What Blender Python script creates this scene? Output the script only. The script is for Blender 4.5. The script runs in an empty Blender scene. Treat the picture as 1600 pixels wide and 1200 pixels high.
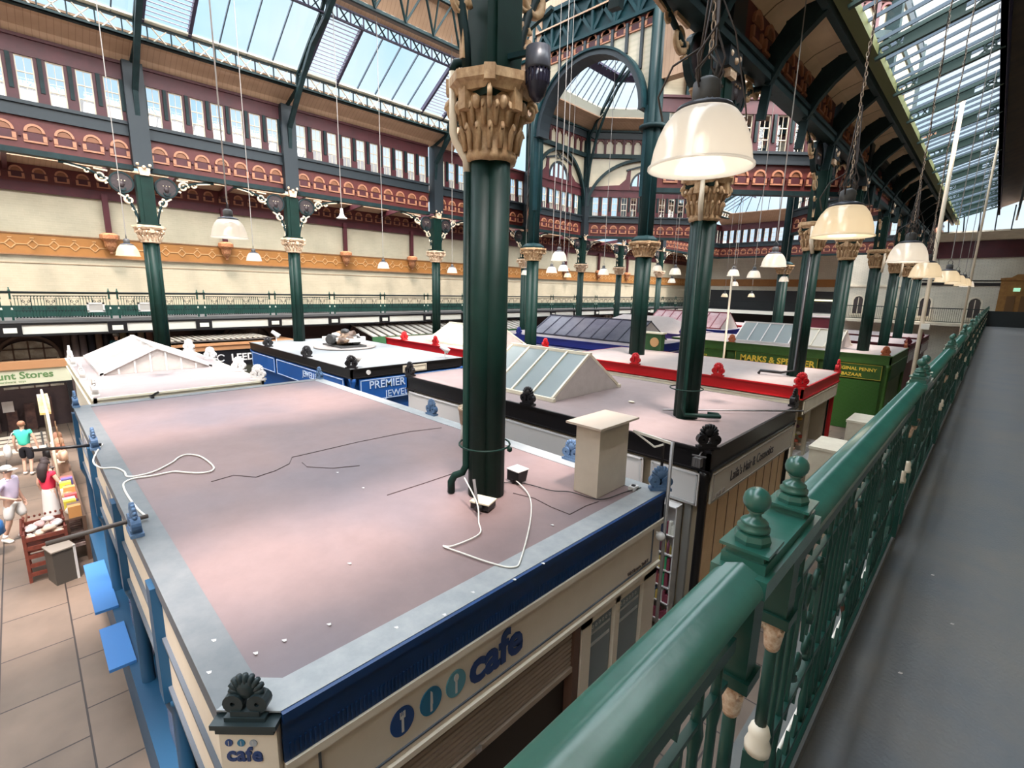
import bpy, bmesh, math, random
from math import sin, cos, pi, radians, sqrt
from mathutils import Matrix, Vector
random.seed(7)
S = bpy.context.scene
COL = S.collection

# ---------------------------------------------------------------- camera
cam = bpy.data.cameras.new('camera')
cam.sensor_fit = 'HORIZONTAL'; cam.sensor_width = 36.0
cam.lens = 754.2 / 1600 * 36.0
cam.clip_start = 0.02; cam.clip_end = 400
co = bpy.data.objects.new('camera', cam); COL.objects.link(co)
Rr = (0.71086714, 0.70297275, 0.02229854)
Rd = (0.15063948, -0.12120939, -0.98112998)
Rf = (-0.68700485, 0.7008121, -0.19205922)
co.matrix_world = Matrix(((Rr[0], -Rd[0], -Rf[0], 0), (Rr[1], -Rd[1], -Rf[1], 0), (Rr[2], -Rd[2], -Rf[2], 5.8), (0, 0, 0, 1)))
S.camera = co

# ---------------------------------------------------------------- sky, sun, exposure
W = bpy.data.worlds.new('sky'); S.world = W; W.use_nodes = True
wn = W.node_tree; wn.nodes.clear()
wo = wn.nodes.new('ShaderNodeOutputWorld'); wb = wn.nodes.new('ShaderNodeBackground')
tc = wn.nodes.new('ShaderNodeTexCoord'); nz = wn.nodes.new('ShaderNodeTexNoise'); nz.inputs['Scale'].default_value = 1.6; nz.inputs['Detail'].default_value = 5
cr = wn.nodes.new('ShaderNodeValToRGB')
cr.color_ramp.elements[0].position = .42; cr.color_ramp.elements[0].color = (.50, .76, 1, 1)
cr.color_ramp.elements[1].position = .62; cr.color_ramp.elements[1].color = (.92, .97, 1, 1)
wn.links.new(tc.outputs['Generated'], nz.inputs['Vector']); wn.links.new(nz.outputs['Fac'], cr.inputs['Fac'])
wn.links.new(cr.outputs['Color'], wb.inputs['Color']); wb.inputs['Strength'].default_value = .72
wn.links.new(wb.outputs[0], wo.inputs[0])

def sun(name, strength, ang, d, col):
    l = bpy.data.lights.new(name, 'SUN'); l.energy = strength; l.angle = radians(ang); l.color = col
    o = bpy.data.objects.new(name, l); COL.objects.link(o)
    o.rotation_euler = Vector(d).to_track_quat('-Z', 'Y').to_euler(); return o
sun('sun', 5.5, 7, (-.33, .16, -1), (1, .84, .77))
sun('sky_light_low', 9.0, 80, (-1, .12, -.55), (1, .97, .93))
sun('sky_light', 10.0, 130, (-.05, .1, -1), (.93, .96, 1))
S.view_settings.view_transform = 'Standard'; S.view_settings.look = 'None'
S.view_settings.gamma = 1; S.view_settings.use_curve_mapping = False
S.view_settings.exposure = 0.75

# ---------------------------------------------------------------- materials
MT = {}
def mat(name, col, rough=.6, metal=0, spec=.4, noise=None, nscale=4, bump=0, bscale=40, emit=None, estr=0, coord='Object'):
    if name in MT: return MT[name]
    m = bpy.data.materials.new(name); m.use_nodes = True; nt = m.node_tree; b = nt.nodes['Principled BSDF']
    b.inputs['Base Color'].default_value = (*col, 1); b.inputs['Roughness'].default_value = rough
    b.inputs['Metallic'].default_value = metal; b.inputs['Specular IOR Level'].default_value = spec
    if noise or bump:
        t = nt.nodes.new('ShaderNodeTexCoord')
    if noise:
        n = nt.nodes.new('ShaderNodeTexNoise'); n.inputs['Scale'].default_value = nscale; n.inputs['Detail'].default_value = 6; n.inputs['Roughness'].default_value = .65
        r = nt.nodes.new('ShaderNodeValToRGB'); r.color_ramp.elements[0].position = .35; r.color_ramp.elements[1].position = .68
        r.color_ramp.elements[0].color = (*col, 1); r.color_ramp.elements[1].color = (*noise, 1)
        nt.links.new(t.outputs[coord], n.inputs['Vector']); nt.links.new(n.outputs['Fac'], r.inputs['Fac']); nt.links.new(r.outputs['Color'], b.inputs['Base Color'])
    if bump:
        n2 = nt.nodes.new('ShaderNodeTexNoise'); n2.inputs['Scale'].default_value = bscale; n2.inputs['Detail'].default_value = 4
        bp = nt.nodes.new('ShaderNodeBump'); bp.inputs['Strength'].default_value = bump; bp.inputs['Distance'].default_value = .02
        nt.links.new(t.outputs[coord], n2.inputs['Vector']); nt.links.new(n2.outputs['Fac'], bp.inputs['Height']); nt.links.new(bp.outputs[0], b.inputs['Normal'])
    if emit: b.inputs['Emission Color'].default_value = (*emit, 1); b.inputs['Emission Strength'].default_value = estr
    MT[name] = m; return m
def stripes(name, c1, c2, period, axis, rough=.6, width=.12, rot=None, bump=0):
    m = bpy.data.materials.new(name); m.use_nodes = True; nt = m.node_tree; b = nt.nodes['Principled BSDF']
    b.inputs['Roughness'].default_value = rough
    t = nt.nodes.new('ShaderNodeTexCoord'); sx = nt.nodes.new('ShaderNodeSeparateXYZ')
    a = nt.nodes.new('ShaderNodeMath'); a.operation = 'DIVIDE'; a.inputs[1].default_value = period
    f = nt.nodes.new('ShaderNodeMath'); f.operation = 'FRACT'
    g = nt.nodes.new('ShaderNodeMath'); g.operation = 'GREATER_THAN'; g.inputs[1].default_value = 1 - width
    mx = nt.nodes.new('ShaderNodeMix'); mx.data_type = 'RGBA'
    n = nt.nodes.new('ShaderNodeTexNoise'); n.inputs['Scale'].default_value = 2.5; n.inputs['Detail'].default_value = 5
    r = nt.nodes.new('ShaderNodeValToRGB'); r.color_ramp.elements[0].position = .3; r.color_ramp.elements[1].position = .7
    r.color_ramp.elements[0].color = (c1[0] * .86, c1[1] * .84, c1[2] * .8, 1); r.color_ramp.elements[1].color = (*c1, 1)
    nt.links.new(t.outputs['Object'], sx.inputs[0]); nt.links.new(sx.outputs['XYZ'.index(axis)], a.inputs[0]); nt.links.new(a.outputs[0], f.inputs[0]); nt.links.new(f.outputs[0], g.inputs[0])
    nt.links.new(t.outputs['Object'], n.inputs['Vector']); nt.links.new(n.outputs['Fac'], r.inputs['Fac'])
    nt.links.new(g.outputs[0], mx.inputs['Factor']); nt.links.new(r.outputs['Color'], mx.inputs['A']); mx.inputs['B'].default_value = (*c2, 1)
    nt.links.new(mx.outputs['Result'], b.inputs['Base Color']); MT[name] = m; return m
def brick(name, c1, c2, mortar, w, h, ms, rough=.5, map_=('Y', 'Z'), off=.5, spec=.5, noise=.5):
    m = bpy.data.materials.new(name); m.use_nodes = True; nt = m.node_tree; b = nt.nodes['Principled BSDF']
    b.inputs['Roughness'].default_value = rough; b.inputs['Specular IOR Level'].default_value = spec
    t = nt.nodes.new('ShaderNodeTexCoord'); sx = nt.nodes.new('ShaderNodeSeparateXYZ'); cb = nt.nodes.new('ShaderNodeCombineXYZ')
    bt = nt.nodes.new('ShaderNodeTexBrick'); bt.inputs['Scale'].default_value = 1; bt.inputs['Brick Width'].default_value = w; bt.inputs['Row Height'].default_value = h
    bt.inputs['Mortar Size'].default_value = ms; bt.offset = off
    bt.inputs['Color1'].default_value = (*c1, 1); bt.inputs['Color2'].default_value = (*c2, 1); bt.inputs['Mortar'].default_value = (*mortar, 1)
    nt.links.new(t.outputs['Object'], sx.inputs[0]); nt.links.new(sx.outputs['XYZ'.index(map_[0])], cb.inputs[0]); nt.links.new(sx.outputs['XYZ'.index(map_[1])], cb.inputs[1])
    nt.links.new(cb.outputs[0], bt.inputs['Vector'])
    n = nt.nodes.new('ShaderNodeTexNoise'); n.inputs['Scale'].default_value = 1.3; n.inputs['Detail'].default_value = 6
    mx = nt.nodes.new('ShaderNodeMix'); mx.data_type = 'RGBA'; mx.blend_type = 'MULTIPLY'; mx.inputs['Factor'].default_value = noise
    nt.links.new(t.outputs['Object'], n.inputs['Vector']); nt.links.new(bt.outputs['Color'], mx.inputs['A']); nt.links.new(n.outputs['Fac'], mx.inputs['B'])
    nt.links.new(mx.outputs['Result'], b.inputs['Base Color']); MT[name] = m; return m
def glassmat(name, tint, gl=.08, rough=.02, diff=0, dcol=(.8, .85, .9)):
    m = bpy.data.materials.new(name); m.use_nodes = True; nt = m.node_tree; nt.nodes.clear()
    o = nt.nodes.new('ShaderNodeOutputMaterial'); t = nt.nodes.new('ShaderNodeBsdfTransparent'); t.inputs[0].default_value = (*tint, 1)
    g = nt.nodes.new('ShaderNodeBsdfGlossy'); g.inputs['Roughness'].default_value = rough
    mx = nt.nodes.new('ShaderNodeMixShader'); mx.inputs[0].default_value = gl
    nt.links.new(t.outputs[0], mx.inputs[1]); nt.links.new(g.outputs[0], mx.inputs[2]); last = mx
    if diff:
        d = nt.nodes.new('ShaderNodeBsdfDiffuse'); d.inputs[0].default_value = (*dcol, 1); tr = nt.nodes.new('ShaderNodeBsdfTranslucent'); tr.inputs[0].default_value = (*dcol, 1)
        a = nt.nodes.new('ShaderNodeMixShader'); a.inputs[0].default_value = .5; nt.links.new(d.outputs[0], a.inputs[1]); nt.links.new(tr.outputs[0], a.inputs[2])
        m2 = nt.nodes.new('ShaderNodeMixShader'); m2.inputs[0].default_value = diff; nt.links.new(last.outputs[0], m2.inputs[1]); nt.links.new(a.outputs[0], m2.inputs[2]); last = m2
    nt.links.new(last.outputs[0], o.inputs[0]); MT[name] = m; return m

GREEN = mat('column_green', (.0025, .016, .012), .5, spec=.2, noise=(.004, .024, .018), nscale=3)
RAILG = mat("rail_green", (.016, .095, .072), .28, noise=(.022, .12, .09), nscale=9, spec=.75, bump=.05, bscale=14)
DGREEN = mat('iron_dark_green', (.004, .014, .016), .55, spec=.25, noise=(.010, .030, .032), nscale=3)
TEALG = mat('iron_teal', (.007, .034, .040), .5, spec=.2, noise=(.005, .022, .027), nscale=2)
RED = mat('frieze_red', (.12, .024, .02), .5, noise=(.08, .016, .016), nscale=3)
DRED = mat('dark_red', (.055, .012, .016), .5, noise=(.08, .015, .02), nscale=2)
ARCH = mat('arch_tan', (.42, .185, .105), .5)
FANT = mat('fan_tan', (.22, .085, .04), .5)
TAN = stripes('tan_boards', (.42, .27, .175), (.30, .18, .11), .16, 'Y')
TANX = stripes('tan_boards_cross', (.42, .27, .175), (.30, .18, .11), .16, 'X')
TANY = stripes('tan_ochre_boards', (.80, .58, .36), (.2, .12, .06), 1.3, 'Y', width=.03)
CREAMW = brick('cream_glazed_brick', (.56, .495, .355), (.53, .465, .335), (.6, .52, .38), .30, .09, .006, .35, noise=.35)
CREAMX = brick('cream_glazed_brick_end', (.72, .68, .56), (.69, .65, .54), (.42, .38, .3), .30, .09, .006, .35, map_=('X', 'Z'), noise=.35)
CREAM = mat('cream_paint', (.72, .66, .52), .5, noise=(.6, .53, .41), nscale=2)
WHITEW = mat('white_wall', (.72, .70, .62), .6)
BAND = mat('frieze_ochre', (.36, .155, .04), .5, noise=(.30, .13, .035), nscale=2)
BANDT = mat('frieze_tan', (.52, .30, .13), .5)
GOLD = mat('gold_cream_capital', (.58, .40, .23), .5, noise=(.30, .17, .08), nscale=9, bump=.6, bscale=14)
GOLDL = mat('pale_capital', (.78, .64, .47), .5, noise=(.48, .26, .14), nscale=12)
SCROLL = mat('cream_scroll', (.72, .60, .44), .5)
FACE = mat('mask_brown', (.028, .018, .02), .5, noise=(.05, .035, .035), nscale=10)
STONE = brick('stone_flags', (.27, .195, .145), (.22, .16, .12), (.05, .035, .03), 1.25, .85, .012, .55, map_=('X', 'Y'), off=.45, noise=.6)
GLASS = glassmat('window_glass', (.96, .98, 1), .05)
SKYG = glassmat('skylight_glass', (.95, .98, 1), .04)
FROST = glassmat('frosted_glass', (.80, .84, .86), .12, .25, .8, (.40, .47, .47))
WHITE = mat('white_paint', (.62, .60, .58), .45)
OFFW = mat('offwhite_paint', (.50, .45, .42), .45, noise=(.44, .39, .36), nscale=4)
BLACK = mat('black_paint', (.010, .009, .010), .35)
GREYD = mat('dark_grey', (.07, .07, .07), .5)
GREYM = mat('mid_grey', (.30, .31, .31), .6)
BLUE = mat('cafe_blue', (.007, .045, .16), .4, noise=(.006, .036, .12), nscale=6)
BLUEB = mat('bright_blue', (.05, .19, .48), .45)
BLUEC = mat('column_blue', (.012, .065, .14), .45)
NAVY = mat('navy_blue', (.012, .022, .18), .45)
ROYAL = mat('royal_blue', (.01, .08, .30), .45)
REDP = mat('red_paint', (.42, .008, .012), .4)
MGREEN = mat('bazaar_green', (.04, .105, .014), .5, noise=(.03, .08, .012), nscale=3)
MAROON = mat('maroon', (.14, .02, .03), .5)
CHROME = mat('metal_bright', (.6, .6, .6), .3, 1)
PIPE = mat('cream_pipe', (.72, .62, .47), .4)
WOODB = mat('brown_wood', (.28, .15, .07), .5, noise=(.2, .10, .05), nscale=6)
WOODT = mat('tan_wood', (.88, .63, .35), .45, noise=(.78, .52, .27), nscale=3)
SKIN = mat('skin', (.62, .38, .28), .55)

# ---------------------------------------------------------------- mesh helpers
class MB:
    def __init__(s): s.v = []; s.f = []; s.m = []; s.T = Matrix.Identity(4); s.sm = []
    def add(s, vs, fs, mi=0, smooth=False):
        o = len(s.v); s.v += [tuple(s.T @ Vector(v)) for v in vs]
        for f in fs: s.f.append([i + o for i in f]); s.m.append(mi); s.sm.append(smooth)
        return s
    def box(s, x0, x1, y0, y1, z0, z1, mi=0):
        return s.add([(x, y, z) for z in (z0, z1) for y in (y0, y1) for x in (x0, x1)],
                     [(0, 2, 3, 1), (4, 5, 7, 6), (0, 1, 5, 4), (2, 6, 7, 3), (0, 4, 6, 2), (1, 3, 7, 5)], mi)
    def bar(s, a, b, w, h=None, mi=0, up=(0, 0, 1)):
        a = Vector(a); b = Vector(b); h = h or w; d = (b - a).normalized(); u = Vector(up)
        if abs(d.dot(u)) > .99: u = Vector((0, 1, 0))
        r = d.cross(u).normalized(); u = r.cross(d)
        return s.add([p + r * (sx * w / 2) + u * (sy * h / 2) for p in (a, b) for sy in (-1, 1) for sx in (-1, 1)],
                     [(0, 2, 3, 1), (4, 5, 7, 6), (0, 1, 5, 4), (2, 6, 7, 3), (0, 4, 6, 2), (1, 3, 7, 5)], mi)
    def prism(s, poly, ax, d0, d1, mi=0):
        # poly: 2D points; ax: axis extruded ('x': poly=(y,z), 'y': (x,z), 'z': (x,y))
        n = len(poly)
        mk = {'x': lambda p, d: (d, p[0], p[1]), 'y': lambda p, d: (p[0], d, p[1]), 'z': lambda p, d: (p[0], p[1], d)}[ax]
        vs = [mk(p, d0) for p in poly] + [mk(p, d1) for p in poly]
        return s.add(vs, [tuple(range(n))[::-1], tuple(range(n, 2 * n))] + [(i, (i + 1) % n, n + (i + 1) % n, n + i) for i in range(n)], mi)
    def tube(s, pts, r, n=6, mi=0, closed=False, sq=1):
        pts = [Vector(p) for p in pts]; k = len(pts); vs = []; rr = r if isinstance(r, (list, tuple)) else [r] * k
        prev = None
        for i, p in enumerate(pts):
            if closed: d = pts[(i + 1) % k] - pts[i - 1]
            else: d = pts[min(i + 1, k - 1)] - pts[max(i - 1, 0)]
            d = d.normalized() if d.length > 1e-9 else Vector((0, 0, 1))
            if prev is None:
                u = Vector((0, 0, 1)) if abs(d.z) < .9 else Vector((1, 0, 0)); u = (u - d * u.dot(d)).normalized()
            else:
                u = prev - d * prev.dot(d); u = u.normalized() if u.length > 1e-6 else prev
            prev = u; w = d.cross(u)
            for j in range(n):
                a = 2 * pi * (j + .5) / n; vs.append(p + (u * cos(a) + w * sin(a) * sq) * rr[i])
        fs = []
        for i in range(k if closed else k - 1):
            for j in range(n):
                fs.append((i * n + j, i * n + (j + 1) % n, ((i + 1) % k) * n + (j + 1) % n, ((i + 1) % k) * n + j))
        if not closed: fs += [tuple(range(n))[::-1], tuple(range((k - 1) * n, k * n))]
        return s.add(vs, fs, mi, n > 4)
    def lathe(s, prof, c=(0, 0), n=20, mi=0, lobes=None, smooth=True, caps=True):
        vs = []
        for r, z in prof:
            for j in range(n):
                a = 2 * pi * j / n; q = r * (1 + (lobes[1] * abs(cos(lobes[0] * a / 2)) if lobes else 0)); vs.append((c[0] + q * cos(a), c[1] + q * sin(a), z))
        fs = [(i * n + j, i * n + (j + 1) % n, (i + 1) * n + (j + 1) % n, (i + 1) * n + j) for i in range(len(prof) - 1) for j in range(n)]
        if caps: fs += [tuple(range(n))[::-1], tuple(range((len(prof) - 1) * n, len(prof) * n))]
        return s.add(vs, fs, mi, smooth)
    def ball(s, c, r, n=12, mi=0, sc=(1, 1, 1)):
        k = n // 2; vs = []; fs = []
        for i in range(k + 1):
            t = pi * i / k
            for j in range(n):
                a = 2 * pi * j / n; vs.append((c[0] + r * sc[0] * sin(t) * cos(a), c[1] + r * sc[1] * sin(t) * sin(a), c[2] + r * sc[2] * cos(t)))
        for i in range(k):
            for j in range(n): fs.append((i * n + j, (i + 1) * n + j, (i + 1) * n + (j + 1) % n, i * n + (j + 1) % n))
        return s.add(vs, fs, mi, True)
    def ring(s, c, r0, r1, a0, a1, n, d0, d1, mi=0, plane='y', sx=1):
        # flat annular arc in plane (x,z) extruded along y (d0..d1)
        vs = []; fs = []
        for i in range(n + 1):
            a = a0 + (a1 - a0) * i / n
            for r, d in ((r0, d0), (r1, d0), (r1, d1), (r0, d1)):
                p = (c[0] + sx * r * cos(a), c[1] + r * sin(a))
                vs.append((p[0], d, p[1]) if plane == 'y' else (d, p[0], p[1]))
        for i in range(n):
            for j in range(4): fs.append((i * 4 + j, i * 4 + (j + 1) % 4, (i + 1) * 4 + (j + 1) % 4, (i + 1) * 4 + j))
        fs += [(0, 3, 2, 1), (n * 4, n * 4 + 1, n * 4 + 2, n * 4 + 3)]
        return s.add(vs, fs, mi)
    def mesh(s, name, mats):
        me = bpy.data.meshes.new(name); me.from_pydata(s.v, [], s.f)
        for m in (mats if isinstance(mats, (list, tuple)) else [mats]): me.materials.append(m)
        me.polygons.foreach_set('material_index', s.m); me.polygons.foreach_set('use_smooth', s.sm)
        bm = bmesh.new(); bm.from_mesh(me); bmesh.ops.recalc_face_normals(bm, faces=bm.faces); bm.to_mesh(me); bm.free()
        me.update(); return me

def link(name, data, parent=None, M=None):
    o = bpy.data.objects.new(name, data); COL.objects.link(o)
    if parent is not None: o.parent = parent
    if M is not None: o.matrix_local = M
    return o
def obj(name, mb, mats, parent=None, M=None, label=None):
    o = link(name, mb.mesh(name, mats), parent, M)
    if label: o['label'] = label
    return o
def thing(name, label, cat, loc=(0, 0, 0), rz=0, group=None):
    o = bpy.data.objects.new(name, None); COL.objects.link(o); o.location = loc; o.rotation_euler = (0, 0, rz); o.empty_display_size = .2
    tag(o, label, cat, group); return o
def tag(o, label, cat, group=None):
    o['label'] = label; o['category'] = cat
    if group: o['group'] = group
    return o
def struct(name, mb, mats, M=None):
    o = obj(name, mb, mats, None, M); o['kind'] = 'structure'; return o
def dup(o, M=None, label=None, parent=None, group=None):
    c = o.copy(); COL.objects.link(c)
    if parent is not None: c.parent = parent
    for ch in list(o.children): dup(ch, None, None, c)
    if M is not None: c.matrix_world = M
    if label: c['label'] = label
    if group: c['group'] = group
    return c
def LR(x, y, z=0, deg=0): return Matrix.Translation((x, y, z)) @ Matrix.Rotation(radians(deg), 4, 'Z')
def text_mesh(txt, size, depth=.006, bold=0, extrude=None, align='LEFT', shear=0):
    c = bpy.data.curves.new('lettering', 'FONT'); c.body = txt; c.size = size; c.extrude = depth; c.offset = bold; c.align_x = align; c.shear = shear; c.resolution_u = 3
    o = bpy.data.objects.new('lettering', c); COL.objects.link(o)
    me = bpy.data.meshes.new_from_object(o); COL.objects.unlink(o); bpy.data.objects.remove(o); bpy.data.curves.remove(c); return me
def lettering(txt, size, m, parent, pos, face='E', name='lettering', bold=0, sx=1, label=None, align='LEFT', shear=0):
    # face 'E': wall faces +X, reads along +Y; 'S': wall faces -Y, reads along +X; 'D': 45 deg
    me = text_mesh(txt, size, .004, bold, align=align, shear=shear); me.materials.append(m)
    rz = {'E': 90, 'S': 0, 'D': 45}[face] if isinstance(face, str) else face
    M = Matrix.Translation(pos) @ Matrix.Rotation(radians(rz), 4, 'Z') @ Matrix.Rotation(radians(90), 4, 'X') @ Matrix.Diagonal((sx, 1, 1, 1))
    o = link(name, me, parent); o.matrix_local = M
    if label: o['label'] = label
    return o
def spiral(mb, c, r, turns, start, th, sgn=1, y0=-.02, y1=.02, mi=0, n=20, taper=.25):
    # flat scroll in local xz plane as a swept strip
    pts = []
    for i in range(n + 1):
        t = i / n; a = start + sgn * turns * 2 * pi * t; rr = r * (1 - t * (1 - taper)); pts.append((c[0] + rr * cos(a), (y0 + y1) / 2, c[1] + rr * sin(a)))
    return mb.tube(pts, [th * (1 - .4 * i / n) for i in range(n + 1)], 5, mi)

# ================================================================ THE SETTING
m = MB(); m.box(-34, 3.5, -14, 62, -.3, 0); struct('floor', m, STONE)
# walls
m = MB(); m.box(-27.7, -27.3, -14, 60, 0, 10.1); struct('wall_west', m, CREAMW)
m = MB(); m.box(-27.3, -27.24, -14, 60, 6.75, 7.5)
for y in [i * .62 - 13.7 for i in range(118)]:
    for (a, b) in (((y, 7.12), (y + .16, 7.30)), ((y + .16, 7.30), (y + .31, 7.12)), ((y + .31, 7.12), (y + .16, 6.95)), ((y + .16, 6.95), (y, 7.12)), ((y + .31, 7.12), (y + .62, 7.12)), ((y + .10, 7.36), (y + .22, 7.36))):
        m.bar((-27.23, a[0], a[1]), (-27.23, b[0], b[1]), .035, .02, 1, (1, 0, 0))
struct('trim_1', m, [BAND, BANDT])
m = MB(); m.box(-27.3, -27.285, -14, 60, 6.40, 6.415); m.box(-27.3, -27.22, -14, 60, 6.70, 6.75); m.box(-27.3, -27.22, -14, 60, 7.5, 7.55); struct('trim_2', m, WOODB)
m = MB(); m.box(-27.3, -27.2, -14, 60, 4.3, 4.75); struct('trim_3', m, mat('dado_green', (.008, .04, .032), .4))
m = MB(); m.box(-34.2, 3.5, -14.3, -14, 0, 20); struct('wall_south', m, CREAMX)
m = MB(); m.box(2.6, 2.9, -14, 58, 0, 12.6); struct('wall_east', m, CREAMW)

def frieze(mb, cs, z, u0, u1, v=0, arches=True, sc=1.0):
    """red arcaded frieze: colours 0 red 1 arch 2 fan 3 dark red"""
    for c in cs:
        mb.ring((c, z + .52 * sc), .17 * sc, .235 * sc, 0, pi, 10, v - .05, v + .01, 1)
        mb.box(c - .26 * sc, c - .17 * sc, v - .06, v + .01, z + .28 * sc, z + .44 * sc, 1); mb.box(c + .17 * sc, c + .26 * sc, v - .06, v + .01, z + .28 * sc, z + .44 * sc, 1)
        mb.box(c - .26 * sc, c + .26 * sc, v - .05, v + .01, z + .22 * sc, z + .27 * sc, 1)
        mb.box(c - .17 * sc, c + .17 * sc, v - .02, v + .01, z + .27 * sc, z + .50 * sc, 3)
        fan = [(c + .165 * sc * cos(pi * i / 8), z + .52 * sc + .165 * sc * sin(pi * i / 8)) for i in range(9)]
        mb.prism(fan, 'y', v - .02, v + .01, 2)

def lattice(mb, u0, u1, z0, z1, pitch, v0=-.03, v1=.03, mi=0, t=.05, xm=None):
    mb.box(u0, u1, v0 - .02, v1 + .02, z0, z0 + t, mi); mb.box(u0, u1, v0 - .02, v1 + .02, z1 - t, z1, mi)
    n = max(1, round((u1 - u0) / pitch)); p = (u1 - u0) / n; x = xm if xm is not None else mi
    for i in range(n):
        a = u0 + i * p
        mb.box(a - .015, a + .015, v0, v1, z0, z1, mi)
        mb.bar((a + .2 * p, 0, z0 + t), (a + .8 * p, 0, z1 - t), .03, .06, x, (0, 1, 0)); mb.bar((a + .2 * p, 0, z1 - t), (a + .8 * p, 0, z0 + t), .03, .06, x, (0, 1, 0))

WIN_FRAME = MB()
for a in (-.2, .17): WIN_FRAME.box(a, a + .03, -.03, .03, 0, 1.25)
for a in (0, .40, .80, 1.22): WIN_FRAME.box(-.2, .2, -.03, .03, a, a + .03)
WIN_FRAME.box(-.008, .008, -.015, .015, 0, 1.25)
WIN_ME = WIN_FRAME.mesh('window', CREAM)
PM = MB(); PM.box(-.18, .18, -.004, .004, .02, 1.23); PANE_ME = PM.mesh('pane', GLASS)
WN = [0]
def window(M):
    WN[0] += 1; o = link('window_%d' % WN[0], WIN_ME); o.matrix_world = M; o['kind'] = 'structure'
    link('pane', PANE_ME, o); return o

def clerestory(M, L, cs, name='wall_clerestory', back=True):
    mb = MB()
    mb.box(0, L, -.12, .2, 9.44, 9.6, 4)
    mb.box(0, L, 0, .15, 9.6, 10.5, 0); frieze(mb, cs, 9.58, 0, L)
    if back:
        Mf = MB(); frieze(Mf, cs, 9.58, 0, L)
        o = len(mb.v); mb.add([(x, .15 - y, z) for x, y, z in Mf.v], [f[::-1] for f in Mf.f]); mb.m[-len(Mf.f):] = Mf.m
    for c0, c1 in zip(cs[:-1], cs[1:]):
        if c1 - c0 < 1: mb.box((c0 + c1) / 2 - .03, (c0 + c1) / 2 + .03, -.07, .01, 9.95, 10.05, 3)
    mb.box(0, L, -.1, .25, 10.5, 10.6, 5); mb.box(0, L, -.05, .2, 10.6, 10.85, 5); mb.box(0, L, -.12, .25, 10.85, 10.95, 5)
    xs = [0] + [x for c in cs for x in (c - .2, c + .2)] + [L]
    for a, b in zip(xs[::2], xs[1::2]):
        mb.box(a, b, 0, .15, 10.95, 12.2, 4 if b - a > .5 else 3)
        if b - a < .5: mb.box((a + b) / 2 - .05, (a + b) / 2 + .05, -.06, 0, 11.25, 12.2, 4); mb.box(a, b, -.03, .01, 10.95, 11.25, 3)
    mb.box(0, L, -.02, .18, 12.2, 12.75, 3); mb.box(0, L, -.08, .18, 12.66, 12.75, 3)
    o = struct(name, mb, [RED, ARCH, FANT, DRED, DGREEN, mat('slate_green', (.018, .026, .032), .5)], M)
    for c in cs: window(M @ Matrix.Translation((c, .07, 10.95)))
    return o

def cl_west(y0, y1, first, pitch, n): clerestory(LR(-21.3, y0, 0, 90), y1 - y0, [first - y0 + pitch * i for i in range(n)])
cl_west(-6.5, 3.3, -5.0, .666, 13)
cl_west(3.8, 8.2, 4.08, .64, 7)
cl_west(8.7, 15.35, 9.02, .666, 10)
cl_west(15.85, 22.6, 16.2, .655, 10)
clerestory(LR(-21.3, 34.4, 0, 90), 18, [.4 + .66 * i for i in range(27)])
# near side clerestory (x = -4), seen from the gallery side
for y0, y1 in ((-6.5, 3.45), (3.95, 8.8), (9.3, 16.1), (16.7, 22.6), (28.6, 34), (34, 52)):
    L = y1 - y0; n = int((L - .3) / .66); clerestory(LR(-4, y1, .5, -90), L, [L / 2 + (i - (n - 1) / 2) * .66 for i in range(n)])
clerestory(LR(-21.3, 52, 0, 0), 17.3, [.5 + .66 * i for i in range(25)])

# aisle ceiling and upper frieze of the west wall
m = MB(); m.box(0, 74, -.03, .02, 9.1, 9.45, 1)
m.box(0, 74, 0, .05, 9.3, 10.12, 0)
m2 = MB(); frieze(m2, [.5 + .64 * i for i in range(115)], 9.38, 0, 74, 0, sc=.85)
m.add(m2.v, m2.f); m.m[-len(m2.f):] = [{0: 0, 1: 2, 2: 3, 3: 1}[q] for q in m2.m]
struct('trim_4', m, [RED, DRED, ARCH, FANT], LR(-27.25, -14, 0, 90))
m = MB(); m.prism([(-27.7, 10.1), (-27.3, 10.1), (-26.2, 10.2), (-26.2, 10.28), (-27.7, 10.3)], 'y', -14, 60); struct('ceiling', m, TAN)
m = MB(); m.prism([(-22.4, 10.54), (-21.45, 10.62), (-21.45, 10.72), (-22.4, 10.66)], 'y', -14, 60); struct('ceiling', m, TAN)
m = MB(); m.add([(-26.2, -14, 10.24), (-22.4, -14, 10.58), (-22.4, 60, 10.58), (-26.2, 60, 10.24)], [(0, 1, 2, 3)]); struct('window_900', m, SKYG)  # unseen aisle skylight, added to let daylight onto the far wall
m = MB(); m.box(-22.6, -22.4, -14, 60, 10.75, 11.62); struct('trim_5', m, GREYM)
for i, y in enumerate([-3, .3, 3.1, 5.3, 7.5, 10.6, 13.7, 16, 18.2, 20.6, 23, 26, 29, 32, 35, 38]):
    t = thing('rafter', 'dark rafter under the tan boarded ceiling of the far aisle', 'rafter', (-24.3, y, 10.2), 0, 'rafters under the far aisle ceiling')
    m = MB(); m.bar((-2.95, 0, -.25), (2.9, 0, .27), .14, .25); obj('beam', m, DRED, t)
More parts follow.
